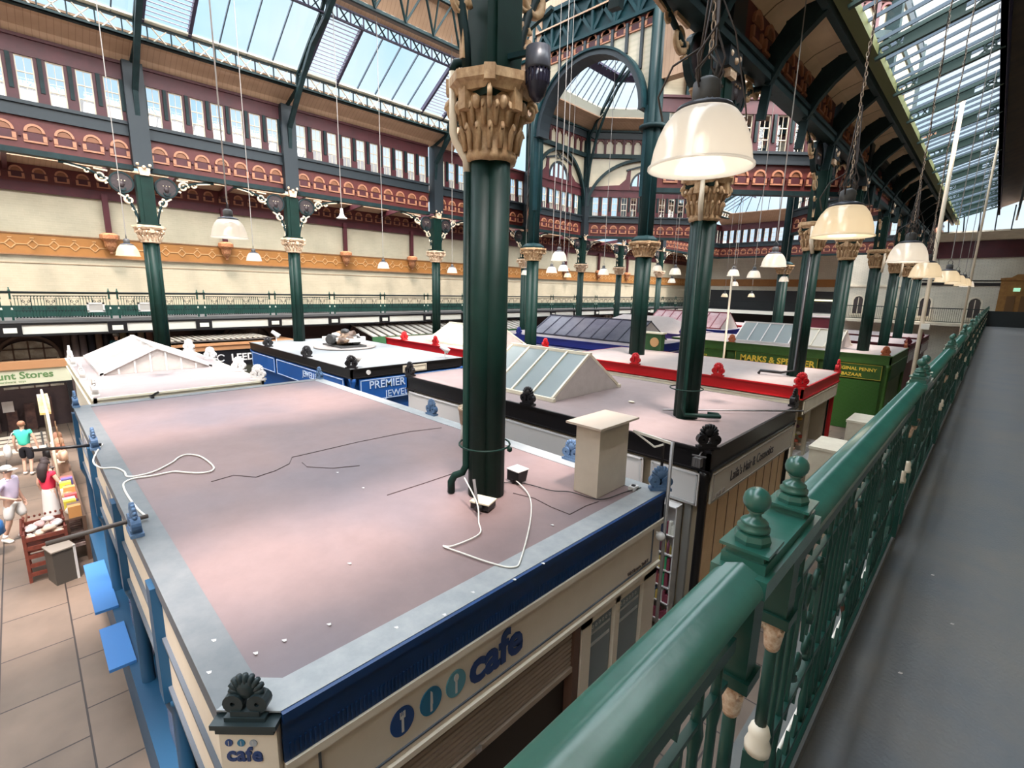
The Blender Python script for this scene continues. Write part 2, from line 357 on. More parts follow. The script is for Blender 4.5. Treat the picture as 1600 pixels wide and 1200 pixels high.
# ---------------- nave roof: two slopes mirrored about x=-12.65
XC = -12.65
def mir(pts, k): return [(p[0] if k < 0 else 2 * XC - p[0], p[1]) for p in pts]
def slab(y0, y1, pts, k, name, m_, th=.06):
    a = mir(pts, k); mb = MB(); poly = a + [(x, z + th) for x, z in a[::-1]]; mb.prism(poly, 'y', y0, y1); return struct(name, mb, m_)
for k in (-1, 1):
    for y0, y1 in ((-8, 17), (34.2, 50.6)):
        slab(y0, y1, [(-21.35, 12.72), (-21.2, 12.95), (-20.75, 13.2), (-20.2, 13.28)], k, 'ceiling', TAN)
        slab(y0, y1, [(-20.3, 13.12), (-19.98, 13.12)], k, 'trim_6', DGREEN)
        slab(y0, y1, [(-17.75, 15.35), (-17.4, 15.6), (-16.9, 16.4), (-16.6, 16.6)], k, 'ceiling', TAN)
        slab(y0, y1, [(-13.3, 18.15), (-12.65, 18.35)], k, 'ceiling', TAN)
        for (x, z0, z1, nm) in ((-20.05, 13.12, 13.62, 'lattice'), (-17.7, 14.85, 15.3, 'lattice')):
            mb = MB(); lattice(mb, 0, y1 - y0, z0, z1, .62 if x < -19 else .5, mi=0, xm=1)
            X = x if k < 0 else 2 * XC - x
            t = tag(obj('lattice_girder', mb, [DGREEN if x < -19 else mat('purple_grey', (.03, .022, .05), .5), CREAM if x < -19 else DGREEN], None, LR(X, y0, 0, 90)),
                    {(-1, -20.05): 'long dark lattice girder with cream crosses under the lower edge of the %s skylight', (-1, -17.7): 'long dark lattice purlin along the top edge of the %s skylight',
                     (1, -20.05): 'lattice girder under the lower edge of the %s skylight on the near slope', (1, -17.7): 'lattice purlin along the top edge of the %s skylight on the near slope'}[(k, x)] % ('left nave' if y0 < 0 else 'distant nave'), 'roof girder')
        # gutter ledge under the glass
        slab(y0, y1, [(-20.15, 13.62), (-19.85, 13.66)], k, 'trim_7', mat('ledge_cream', (.55, .54, .44), .5), .05)
SKN = [0]
def skylight(pts_lo, pts_hi, y0, y1, bars, name='window'):
    """pane between two edges given as (x,z) lo/hi; glazing bars at given ys"""
    (xa, za), (xb, zb) = pts_lo, pts_hi
    WN[0] += 1; mb = MB(); mb.add([(xa, y0, za), (xb, y0, zb), (xb, y1, zb), (xa, y1, za)], [(0, 1, 2, 3)])
    g = struct('window_%d' % WN[0], mb, SKYG)
    mb = MB()
    for y in bars: mb.bar((xa, y, za - .02), (xb, y, zb - .02), .035, .07)
    if bars: obj('glazing_bars', mb, mat('bar_blue_grey', (.05, .075, .10), .4), g)
    return g
def louvre(lo, hi, y0, y1, label):
    (xa, za), (xb, zb) = lo, hi; t = thing('roof_louvre', label, 'louvre', ((xa + xb) / 2, (y0 + y1) / 2, (za + zb) / 2)); n = 17; mb = MB(); f = MB()
    ox, oy, oz = t.location
    for i in range(n):
        s = (i + .5) / n; x = xa + (xb - xa) * s - ox; z = za + (zb - za) * s - oz
        mb.bar((x, y0 - oy, z), (x, y1 - oy, z), .055, .02)
    obj('slats', mb, mat('louvre_grey', (.30, .30, .38), .4), t)['kind'] = 'stuff'
    for y in (y0 - oy, y1 - oy): f.bar((xa - ox, y, za - oz), (xb - ox, y, zb - oz), .10, .16)
    obj('frame', f, mat('purple_grey', (.03, .022, .05), .5), t)
LO, HI = (-19.98, 13.68), (-17.75, 15.0)
skylight(LO, HI, -8, -1.2, [-7 + .82 * i for i in range(7)]); louvre(LO, HI, -1.0, -.1, 'white slatted roof louvre at the far left edge of the nave skylight')
skylight(LO, HI, -.1, 3.4, [.6, 1.4, 2.2, 3.0]); louvre(LO, HI, 3.75, 5.0, 'white slatted roof louvre just right of the leftmost iron rib')
skylight(LO, HI, 5.0, 8.4, [5.0, 5.85, 6.7, 7.55]); louvre(LO, HI, 8.75, 10.0, 'white slatted roof louvre just right of the second iron rib')
skylight(LO, HI, 10.05, 14.0, [10.85, 11.65, 12.45, 13.25]); louvre(LO, HI, 14.05, 15.25, 'white slatted roof louvre left of the near green column')
skylight(LO, HI, 15.3, 17, [15.9, 16.6])
LOm, HIm = (2 * XC + 19.98, 13.68), (2 * XC + 17.75, 15.0)
skylight(LOm, HIm, -8, 17, [-7.5 + 1.2 * i for i in range(20)])
for a, b in ((LO, HI), (LOm, HIm)): skylight(a, b, 34.2, 50.6, [34.5 + .8 * i for i in range(20)])
for k in (-1, 1):
    for y0, y1 in ((-8, 17), (34.2, 50.6)):
        a, b = mir([(-16.6, 16.62), (-13.3, 18.18)], k); skylight(a, b, y0, y1, [y0 + .5 + 1.2 * i for i in range(int((y1 - y0) / 1.2))])
# hipped end of the distant nave
WN[0] += 1; m = MB(); m.add([(-19.9, 50.6, 13.68), (-5.4, 50.6, 13.68), (-8, 47.4, 15.3), (-17.3, 47.4, 15.3)], [(0, 1, 2, 3)]); g = struct('window_%d' % WN[0], m, SKYG)
m = MB()
for i in range(15): m.bar((-19.5 + i, 50.6, 13.66), (-17.3 + i * .66, 47.4, 15.28), .04, .08)
obj('glazing_bars', m, DGREEN, g)
m = MB(); m.prism([(52.1, 12.72), (51.2, 13.2), (50.6, 13.6), (50.6, 13.66), (52.1, 12.9)], 'x', -21.3, -4); m.box(-17.4, -8, 47.0, 47.1, 15.2, 18.3); struct('ceiling', m, TANX)
m = MB(); m.box(-21.3, -4, 50.9, 52.2, 18.3, 18.4); struct('ceiling', m, TANX)
# end closure of nave behind the viewer
m = MB(); m.box(-21.4, -3.9, -8.2, -8, 9.3, 18.4); struct('wall_gable', m, TANX)

# ---------------- ribs (arched principals) with truss webs
def rib(y, label, kind=0):
    t = thing('roof_rib', label, 'roof rib', (XC, y, 11))
    prof = [(-21.1, 11.0), (-20.98, 11.9), (-20.3, 12.55), (-19.4, 13.4), (-18.5, 14.15), (-17.4, 14.62), (-16.5, 15.2), (-15, 15.9), (-13.6, 16.3)]
    for k in (-1, 1):
        p = [((x if k < 0 else 2 * XC - x) - XC, z - 11) for x, z in prof]; mb = MB()
        for a, b in zip(p[:-1], p[1:]): mb.bar((a[0], 0, a[1]), (b[0], 0, b[1]), .16, .14)
        obj('principal', mb, DGREEN, t)
        q = [((x if k < 0 else 2 * XC - x) - XC, z - 11) for x, z in ((-21.2, 12.7), (-20.1, 13.05), (-19.9, 13.55), (-18.9, 14.2), (-17.8, 14.85), (-17.2, 15.4), (-16.2, 16.3))]
        mb = MB()
        for a, b in zip(q[:-1], q[1:]): mb.bar((a[0], 0, a[1]), (b[0], 0, b[1]), .1, .1)
        for a, b in ((1, 1), (2, 1), (2, 2), (3, 2), (3, 3), (4, 3), (4, 4), (5, 4), (5, 5), (6, 5), (6, 6)):
            mb.bar((p[a][0], 0, p[a][1]), (q[b][0], 0, q[b][1]), .05, .05)
        obj('truss_web', mb, DGREEN, t)
    mb = MB(); mb.tube([(2.9 * cos(a) , 0, 5.1 + .6 * sin(a)) for a in [pi * i / 12 for i in range(13)]], .05, 5); obj('collar', mb, DGREEN, t)
rib(-3.6, 'dark iron roof rib at the far left end of the nave')
rib(3.55, 'dark iron roof rib rising from the leftmost green column')
rib(8.45, 'dark iron roof rib rising from the second far green column')
rib(15.6, 'dark iron roof rib in the left nave just before the octagon')
for y in (36, 41, 46): rib(y, 'dark iron roof rib in the distant nave at the %s bay' % {36: 'nearest', 41: 'middle', 46: 'farthest'}[y])
# zigzag struts of the upper wall of the nave
t = thing('upper_truss', 'dark zigzag iron strutting against the tan boards above the left skylight', 'roof truss', (-16.9, 4.5, 15.3)); mb = MB()
for i in range(20):
    y = -12 + i * 1.25; mb.bar((0, y, 0), (.35, y + .62, 1.15), .07); mb.bar((.35, y + .62, 1.15), (0, y + 1.25, 0), .07); mb.bar((0, y, 0), (.35, y, 1.15), .05)
mb.box(-.1, 0, -12, 12.5, -.08, .02); mb.box(.3, .42, -12, 12.5, 1.1, 1.22); obj('struts', mb, DGREEN, t)['kind'] = 'stuff'
mb = MB(); mb.box(-.35, -.15, -12, 12.5, -.05, .12)
for i in range(70): mb.box(-.2, -.08, -12 + .35 * i, -11.86 + .35 * i, .0, .08, 1)
obj('dentil_moulding', mb, [mat('brown_grey', (.14, .11, .09), .6), mat('dentil', (.35, .3, .25), .6)], t)

# ---------------- the octagon crossing
OX, OY = XC, 25.6; OH = 8.65; OS = 2.85
V = [(-21.3, 28.45), (-15.5, 34.25), (-9.8, 34.25), (-4, 28.45), (-4, 22.75), (-9.8, 16.95), (-15.5, 16.95), (-21.3, 22.75)]
mats8 = [RED, ARCH, FANT, DRED, DGREEN, CREAMW, CREAM, MT['slate_green'], TEALG]
def octface(i, style, label=None):
    a = V[i]; b = V[(i + 1) % 8]
    if style == 'n': pass
    L = sqrt((a[0] - b[0]) ** 2 + (a[1] - b[1]) ** 2); ang = math.degrees(math.atan2(b[1] - a[1], b[0] - a[0])); M = LR(a[0], a[1], 0, ang)
    if style in ('wall', 'panel'):
        n = int((L - .9) / .66); cs = [L / 2 + (j - (n - 1) / 2) * .66 for j in range(n)]
        clerestory(M, L, cs, 'wall_octagon')
    mb = MB(); h = L / 2
    if style == 'wall':
        r = .95
        # cream wall above the windows with a lunette opening
        mb.box(0, h - r, .02, .14, 12.75, 14.7, 5); mb.box(h + r, L, .02, .14, 12.75, 14.7, 5)
        n = 14
        for j in range(n):
            a0 = pi * j / n; a1 = pi * (j + 1) / n; x0 = h + r * cos(a0); x1 = h + r * cos(a1)
            mb.add([(x0, .02, 12.95 + r * sin(a0)), (x1, .02, 12.95 + r * sin(a1)), (x1, .02, 14.7), (x0, .02, 14.7), (x0, .14, 12.95 + r * sin(a0)), (x1, .14, 12.95 + r * sin(a1)), (x1, .14, 14.7), (x0, .14, 14.7)], [(0, 1, 2, 3), (4, 5, 6, 7), (0, 1, 5, 4)], 5)
        mb.box(h - r, h + r, -.02, .14, 12.75, 12.95, 3); mb.ring((h, 12.95), r - .08, r + .05, 0, pi, 16, -.05, .08, 7)
        for q in (-.45, 0, .45): mb.box(h + q - .05, h + q + .05, 0, .08, 12.95, 12.95 + sqrt(r * r - q * q), 3)
        # red scroll shoulders
        for s in (-1, 1):
            mb.prism([(h + s * (r + .05), 12.75), (h + s * (h - .3), 12.75), (h + s * (h - .3), 12.85), (h + s * (r + .8), 13.0), (h + s * (r + .35), 13.4), (h + s * (r + .25), 14.0), (h + s * (r + .05), 14.0)], 'y', -.03, .05, 3)
            spiral(mb, (h + s * .22, 14.22), .2, 1.2, pi / 2, .04, s, -.08, -.02, 7); mb.bar((h + s * .35, -.04, 14.22), (h + s * 1.3, -.04, 13.95), .07, .1, 7)
    if style == 'panel':
        mb.box(0, L, .02, .14, 12.75, 15.0, 5); n = 7
        for j in range(n + 1): mb.box(j * L / n - .06, j * L / n + .06, -.08, .05, 12.75, 15.0, 8 if j % 2 else 4)
    if style in ('wall',):
        mb.ring((h, 0), 1, 1.055, .04, pi - .04, 28, -.25, -.02, 4); k = len(mb.v) - 29 * 4
        for j in range(k, len(mb.v)):
            x, y, z = mb.v[j]; mb.v[j] = (h + (x - h) * (h - .28), y, 11.4 + z * 3.15)
        for s in (0, L - .16): mb.box(s, s + .16, -.25, .1, 9.3, 11.5, 4)
    if style == 'arch':
        # open arch to the nave, cream spandrel with colonettes above
        n = 20; r = h - .3; zc = 12.3
        for j in range(n):
            a0 = pi * j / n; a1 = pi * (j + 1) / n; x0 = h + r * cos(a0); x1 = h + r * cos(a1); z0 = zc + r * sin(a0); z1 = zc + r * sin(a1)
            mb.add([(x0, .0, z0), (x1, .0, z1), (x1, .0, 15.45), (x0, .0, 15.45), (x0, .1, z0), (x1, .1, z1), (x1, .1, 15.45), (x0, .1, 15.45)], [(0, 1, 2, 3), (4, 5, 6, 7), (0, 1, 5, 4)], 5)
        for s in (0, L - .3): mb.box(s, s + .3, 0, .1, 12.3, 15.45, 5)
        mb.ring((h, zc), r - .16, r + .02, 0, pi, 26, -.3, .35, 7); mb.ring((h, zc), r + .02, r + .1, 0, pi, 26, -.38, .1, 8)
        for s in (.05, L - .25): mb.box(s, s + .2, -.2, .25, 9.3, 12.4, 8)
        n = 9; frieze(mb, [(j + .5) * L / n for j in range(n)], 14.85, 0, L, 0, sc=.95); mb.box(0, L, -.02, .0, 15.36, 15.5, 0)
        for j in range(n + 1):
            x = j * L / n; d = abs(x - h); zz = zc + (sqrt(max(0, (r + .1) ** 2 - d * d)) if d < r + .1 else 0)
            if zz < 15.2: mb.box(x - .05, x + .05, -.1, .0, zz, 15.4, 7)
        # teal lattice girder
        mb.box(-1.2, L + 1.2, -.15, .15, 15.5, 15.62, 8); mb.box(-1.2, L + 1.2, -.15, .15, 16.95, 17.1, 8); n = 8; w = (L + 2.4) / n
        for j in range(n + 1):
            x = -1.2 + j * w; mb.box(x - .05, x + .05, -.12, .12, 15.5, 17.1, 8)
            if j < n: mb.bar((x, -.06, 15.6), (x + w, -.06, 17), .12, .06, 8, (0, 1, 0)); mb.bar((x, -.06, 17), (x + w, -.06, 15.6), .12, .06, 8, (0, 1, 0))
        mb.box(-1.2, L + 1.2, .0, .04, 15.6, 17.0, 8)
        struct('wall_arch', mb, mats8, M); return
    mb.box(0, L, -.15, .2, 14.7, 14.95, 4)
    n = max(6, int(L / .62)); w = L / n
    mb.box(0, L, .06, .14, 14.95, 15.95, 5)
    for j in range(n + 1): mb.box(j * w - .07, j * w + .07, -.05, .1, 14.95, 15.9, 3)
    for j in range(n): mb.ring(((j + .5) * w, 15.62), .17, .24, 0, pi, 8, -.06, .08, 0); mb.box(j * w, (j + 1) * w, -.02, .08, 15.84, 15.95, 0)
    mb.box(0, L, -.1, .2, 15.9, 16.35, 7); mb.box(0, L, -.2, .2, 16.3, 16.42, 4)
    struct('wall_octagon', mb, mats8, M)
octface(0, 'wall'); octface(7, 'wall')
# faces 2..6 run the other way round, build them so that the fronts face the middle or the viewer
def flip(i, style):
    a, b = V[i], V[(i + 1) % 8]; V2 = V[:]; V[i] = b; V[(i + 1) % 8] = a
    octface(i, style); V[:] = V2
flip(5, 'arch'); octface(1, 'arch'); flip(4, 'panel'); flip(6, 'panel'); octface(2, 'wall'); octface(3, 'wall')
for i, (x, y) in enumerate(V):
    if i in (1, 2, 5, 6): continue
    m = MB(); m.box(-.2, .2, -.2, .2, 9.2, 16.4); tag(obj('corner_post', m, DGREEN, None, LR(x, y, 0, 45 * (i % 2))), ['dark iron corner post between the arched and the frontal octagon bays', 'corner post of the octagon at the far right of its frontal bay', 'octagon corner post at the right of the distant open arch', 'octagon corner post on the near side behind the gallery lamps', 'octagon corner post where its diagonal bay meets the near arcade', 'octagon corner post at the right springing of the big open arch', 'octagon corner post at the left springing of the big open arch', 'octagon corner post at the left end of the far arched bay'][i], 'post')
# octagon roof
def at_(v, s):  # move corner towards the centre by distance s
    d = Vector((OX - v[0], OY - v[1])); l = d.length; return (v[0] + d.x / l * s, v[1] + d.y / l * s)
def conic(s0, z0, s1, z1, th, name, m_, struct_=True):
    for i in range(8):
        a, b = V[i], V[(i + 1) % 8]; p = [at_(a, s0), at_(b, s0), at_(b, s1), at_(a, s1)]; mb = MB()
        vs = [(*p[0], z0), (*p[1], z0), (*p[2], z1), (*p[3], z1)]
        if th: vs += [(x, y, z + th) for x, y, z in vs]; fs = [(0, 1, 2, 3), (4, 5, 6, 7), (0, 1, 5, 4), (2, 3, 7, 6), (1, 2, 6, 5), (0, 3, 7, 4)]
        else: fs = [(0, 1, 2, 3)]
        mb.add(vs, fs)
        if name == 'window': WN[0] += 1; nm = 'window_%d' % WN[0]
        else: nm = name
        o = struct(nm, mb, m_)
        if name == 'window':
            mb = MB(); n = 9
            for j in range(n + 1):
                t_ = j / n; q0 = Vector(vs[0]).lerp(Vector(vs[1]), t_); q1 = Vector(vs[3]).lerp(Vector(vs[2]), t_); dz = Vector((0, 0, -.03)); mb.bar(q0 + dz, q1 + dz, .035, .06)
            obj('glazing_bars', mb, MT['bar_blue_grey'], o)
conic(-.15, 16.38, .9, 16.75, .06, 'ceiling', TANX); conic(.9, 16.75, 1.35, 16.85, .06, 'ceiling', TANX)
conic(1.45, 17.35, 2.75, 18.55, 0, 'window', SKYG); conic(2.95, 18.75, 4.4, 19.7, 0, 'window', SKYG); conic(4.4, 19.7, 9.5, 22.2, .08, 'ceiling', TANX)
conic(2.65, 18.5, 3.0, 18.8, .12, 'trim_8', MT['purple_grey']); conic(1.3, 16.85, 1.5, 17.35, .08, 'trim_9', mat('lattice_cream', (.5, .5, .42), .5))
for i in range(8):
    a, b = V[i], V[(i + 1) % 8]; p = at_(a, 1.4); q = at_(b, 1.4); L = sqrt((p[0] - q[0]) ** 2 + (p[1] - q[1]) ** 2); ang = math.degrees(math.atan2(q[1] - p[1], q[0] - p[0]))
    # hip rafters (trusses)
    t = thing('hip_truss', ['dark latticed hip rafter meeting the corner between arched and frontal octagon bays', 'latticed hip rafter of the octagon beside the big arch crown', 'latticed hip rafter of the octagon, far right corner', 'latticed hip rafter of the octagon, near right corner', 'latticed hip rafter of the octagon above the diagonal bay', 'latticed hip rafter of the octagon above the right arch springing', 'latticed hip rafter of the octagon above the left arch springing', 'latticed hip rafter of the octagon at the left end of the arched bay'][i], 'roof rib', (a[0], a[1], 12))
    mb = MB(); P = [Vector((*at_(a, s), z)) - Vector((a[0], a[1], 12)) for s, z in ((.25, 12.4), (.5, 14.2), (1.0, 15.6), (1.9, 17.0), (3.0, 18.1), (4.6, 19.0), (6.5, 19.6))]
    Q = [Vector((*at_(a, s), z)) - Vector((a[0], a[1], 12)) for s, z in ((.2, 14.0), (.3, 16.0), (1.0, 16.7), (1.4, 17.1), (2.8, 18.4), (4.4, 19.6), (6.5, 20.3))]
    for A in (P, Q):
        for c, d in zip(A[:-1], A[1:]): mb.bar(c, d, .12, .12)
    for k in range(7): mb.bar(P[k], Q[k], .05)
    for k in range(6): mb.bar(P[k + 1], Q[k], .05)
    obj('truss_web', mb, DGREEN, t)
# roof between nave and octagon
m = MB(); m.prism([(16.9, 13.2), (17.3, 13.2), (17.3, 18.6), (16.9, 18.6)], 'x', -21.3, -15.3); struct('ceiling', m, TANX)
m = MB(); m.prism([(16.9, 13.2), (17.3, 13.2), (17.3, 18.6), (16.9, 18.6)], 'x', -10.0, -4); struct('ceiling', m, TANX)
m = MB(); m.prism([(16.9, 17.1), (17.3, 17.1), (17.3, 18.6), (16.9, 18.6)], 'x', -15.3, -10.0); struct('ceiling', m, TANX)

# ---------------- gallery (east) : floor, kerb, roof
m = MB(); m.box(-.42, 2.7, -4, 50, 4.0, 4.2); m.box(-.42, -.36, -4, 50, 3.6, 4.25)
struct('floor', m, mat('asphalt', (.125, .140, .155), .4, noise=(.17, .165, .155), nscale=1.6, bump=.15, bscale=60, spec=.5))
m = MB(); m.box(-.42, -.245, -4, 46, 4.2, 4.26); struct('trim_10', m, mat('kerb_grey', (.09, .10, .10), .5, noise=(.13, .13, .12), nscale=6))
YE = 46
m = MB(); m.box(-4, 3, YE, YE + .3, 0, 8.6); struct('wall_north', m, CREAMX)
m = MB(); m.box(-4, 3, YE - .03, YE, 7.05, 7.12); m.box(-4, .4, YE - .05, YE, 6.75, 6.95); struct('trim_11', m, BLACK)
m = MB(); m.box(-4, 3, YE - .1, YE + .3, 8.6, 9.7); struct('trim_12', m, DRED)
m = MB(); m.prism([(YE, 9.7), (YE - 1.0, 10.2), (YE - 1.0, 10.3), (YE + .3, 9.9)], 'x', -4, 3); struct('ceiling', m, CREAM)
WN[0] += 1; m = MB(); m.add([(-3, YE - 1, 10.3), (3, YE - 1, 10.3), (3, YE - 3.5, 11.4), (-3, YE - 3.5, 11.4)], [(0, 1, 2, 3)]); g = struct('window_%d' % WN[0], m, SKYG)
m = MB()
for i in range(9): m.bar((-3 + .75 * i, YE - 1, 10.28), (-3 + .75 * i, YE - 3.5, 11.38), .06, .1)
obj('glazing_bars', m, DGREEN, g)
# transverse tie beams of gallery end and wooden door surround
t = thing('door_surround', 'tan wooden pedimented door surround at the far end of the gallery walkway', 'door surround', (1.0, YE - .1, 4.2))
m = MB(); m.box(-.95, .95, -.05, .05, 0, 2.9); m.prism([(-1.0, 2.9), (1.0, 2.9), (1.0, 3.05), (.5, 3.1), (.25, 3.3), (-.25, 3.3), (-.5, 3.1), (-1.0, 3.05)], 'y', -.1, .05); obj('panelling', m, mat('golden_wood', (.34, .17, .045), .5, noise=(.24, .11, .03), nscale=4), t)
m = MB()
for x in (-.55, .1): m.box(x, x + .42, -.09, -.05, .3, 1.9)
obj('door_leaf', m, mat('brown_door', (.16, .08, .03), .5), t)
m = MB(); m.box(-.16, .16, -.14, -.1, 2.15, 2.38); tag(obj('exit_sign', m, mat('exit_green', (.25, .55, .35), .5, emit=(.4, .8, .55), estr=.5), None, Matrix.Translation((.85, YE - .1, 4.25))), 'small pale green running man exit sign on the wooden door surround', 'sign')
m = MB(); m.box(-.3, 1.9, YE - 3.4, YE - 3.3, 4.2, 5.15); tag(obj('barrier', m, mat('barrier_dark', (.02, .024, .024), .6)), 'low dark barrier across the far end of the gallery walkway', 'barrier')
# east roof over the gallery
def slabE(pts, name, m_, y0=-4, y1=YE, th=.05):
    mb = MB(); mb.prism(pts + [(x, z + th) for x, z in pts[::-1]], 'y', y0, y1); return struct(name, mb, m_)
slabE([(-3.88, 10.85), (-3.65, 11.0), (-3.25, 11.12), (-2.8, 11.14)], 'ceiling', TANY)
m = MB(); m.box(-3.9, -3.72, -4, YE, 9.86, 10.0); m.box(-3.95, -3.68, -4, YE, 10.0, 10.08); struct('trim_13', m, DGREEN)
m = MB(); m.box(-2.98, -2.86, -4, YE, 10.80, 11.0); m.box(-2.92, -2.80, -4, YE, 10.98, 11.1, 1); m.box(-2.78, -2.55, -4, YE, 10.82, 11.02, 2); struct('trim_14', m, [DGREEN, GREYM, mat('olive', (.09, .10, .03), .6)])
y = -4; bars = []
while y < YE - 3: bars.append(y); y += .52
skylight((-2.55, 11.02), (-.72, 11.62), -4, YE - 2.5, bars)
m = MB(); m.box(-.78, -.66, -4, YE, 11.30, 11.36, 0); m.box(-.78, -.66, -4, YE, 11.66, 11.74, 0); struct('trim_15', m, MT['purple_grey'])
slabE([(-.72, 11.74), (.2, 12.1), (2.7, 12.5)], 'ceiling', mat('dark_brown_boards', (.10, .065, .04), .6, noise=(.05, .04, .03), nscale=2))
mb = MB(); lattice(mb, 0, YE + 4, 11.3, 11.74, .42, t=.04); tag(obj('lattice_girder', mb, MT['purple_grey'], None, LR(-.72, -4, 0, 90)), 'long lattice purlin at the top edge of the skylight above the gallery walkway', 'roof girder')
mb = MB(); lattice(mb, 0, YE + 4, 10.9, 11.9, .5, t=.08)
for i in range(60): mb.ring((i * .84 + .4, 11.4), .14, .2, 0, 2 * pi, 12, -.03, .03, 1)
tag(obj('lattice_girder', mb, [DGREEN, TANY], None, LR(.15, -4, 0, 90)), 'deep dark lattice girder beside the gallery skylight at the right edge', 'roof girder')
# curved brackets / trusses carrying the east skylight
yb = [3.0 + 2.6 * i for i in range(16)]
RB = None
for i, y in enumerate(yb):
    lab = 'dark curved iron rib and truss under the gallery skylight, '
    if RB is None:
        t = thing('gallery_rib', '', 'roof rib', (-3.3, y, 10.5)); RB = t; mb = MB()
        pr = [(-3.86, 9.2), (-3.8, 9.8), (-3.58, 10.2), (-3.3, 10.52), (-2.9, 10.86)]
        for (a, b) in zip(pr[:-1], pr[1:]): mb.bar((a[0] + 3.3, 0, a[1] - 10.5), (b[0] + 3.3, 0, b[1] - 10.5), .16, .10)
        q = [(-3.8, 10.5), (-3.55, 10.85), (-3.25, 11.02), (-2.9, 11.05)]
        for j in range(4): mb.bar((pr[j + 1][0] + 3.3, 0, pr[j + 1][1] - 10.5), (q[j][0] + 3.3, 0, q[j][1] - 10.5), .06, .05)
        mb.prism([(pr[1][0] + 3.3, pr[1][1] - 10.5), (pr[2][0] + 3.3, pr[2][1] - 10.5), (pr[3][0] + 3.3, pr[3][1] - 10.5), (pr[4][0] + 3.3, pr[4][1] - 10.5), (q[3][0] + 3.3, q[3][1] - 10.5), (q[2][0] + 3.3, q[2][1] - 10.5), (q[1][0] + 3.3, q[1][1] - 10.5), (q[0][0] + 3.3, q[0][1] - 10.5)], 'y', -.03, .03)
        obj('curved_rib', mb, DGREEN, t)
        mb = MB(); za = lambda x: 10.98 + (x + 2.55) * .328
        mb.bar((-2.6 + 3.3, 0, za(-2.6) - 10.5), (-.7 + 3.3, 0, za(-.7) - 10.5), .08, .08); mb.bar((-2.6 + 3.3, 0, za(-2.6) - 10.72), (-.7 + 3.3, 0, za(-.7) - 10.76), .1, .06)
        for x0, x1 in ((-2.15, -1.25),): mb.prism([(x0 + 3.3, za(x0) - 10.72), (x1 + 3.3, za(x1) - 10.74), (x1 + 3.3, za(x1) - 10.5), (x0 + 3.3, za(x0) - 10.5)], 'y', -.02, .02)
        for xc in (-2.45, -.95):
            mb.ring((xc + 3.3, za(xc) - 10.62), .08, .115, 0, 2 * pi, 12, -.03, .03)
        for x0, x1 in ((-2.3, -2.15), (-1.15, -.75)):
            mb.bar((x0 + 3.3, 0, za(x0) - 10.74), (x1 + 3.3, 0, za(x1) - 10.5), .03); mb.bar((x0 + 3.3, 0, za(x0) - 10.5), (x1 + 3.3, 0, za(x1) - 10.74), .03)
        obj('truss', mb, mat('truss_green', (.012, .035, .028), .5), t)
        t['label'] = lab + 'nearest one above the gallery'; t['group'] = 'curved ribs under the gallery skylight'; t['label'] = 'dark curved iron rib and truss carrying the skylight above the gallery lamps'
    else:
        o = dup(RB); o.location = (-3.3, y, 10.5)

# ---------------- west gallery: deck, fascia
m = MB(); m.box(-27.3, -24.45, -14, 58, 4.18, 4.3); m.box(-24.6, -24.4, -14, 58, 4.24, 4.34); struct('floor', m, mat('deck_grey', (.10, .10, .10), .6))
m = MB(); m.box(-24.62, -24.5, -14, 58, 3.84, 4.16, 0); m.box(-24.62, -24.44, -14, 58, 4.16, 4.26, 1); m.box(-24.62, -24.46, -14, 58, 3.76, 3.84, 1); m.box(-27.3, -24.6, -14, 58, 3.8, 3.86, 1)
for k in range(22): y = -6.2 + 2.96 * k; m.box(-24.5, -24.40, y - .3, y + .3, 3.78, 4.22, 1); m.box(-24.42, -24.38, y - .17, y + .17, 3.9, 4.08, 0)
struct('trim_16', m, [WHITEW, BLACK])
# dark shop fronts under the far gallery
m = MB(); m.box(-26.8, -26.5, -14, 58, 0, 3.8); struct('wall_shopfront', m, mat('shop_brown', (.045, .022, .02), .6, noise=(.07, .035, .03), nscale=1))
# far end of the hall
m = MB(); m.box(-34, -4, 57.7, 58, 4.3, 10.7); struct('wall_north', m, CREAMX)
m = MB(); m.box(-34, -4, 57.6, 57.7, 6.75, 7.5); struct('trim_17', m, BAND)
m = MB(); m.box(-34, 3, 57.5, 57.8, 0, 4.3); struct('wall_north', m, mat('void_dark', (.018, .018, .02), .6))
m = MB(); m.box(-24, -4, 54.2, 57.5, 4.0, 4.2); m.box(-24, -4, 54.1, 54.2, 3.85, 4.2, 1); struct('floor', m, [MT['deck_grey'], WHITEW])
m = MB(); m.box(-24, -4, 57.45, 57.6, 4.3, 6.3); struct('trim_18', m, MT['void_dark'])
m = MB(); m.box(-27.7, -3.8, 52.2, 58, 10.6, 10.7); m.box(-4, 3, YE + .3, 58, 8.5, 8.7); struct('ceiling', m, TANX)
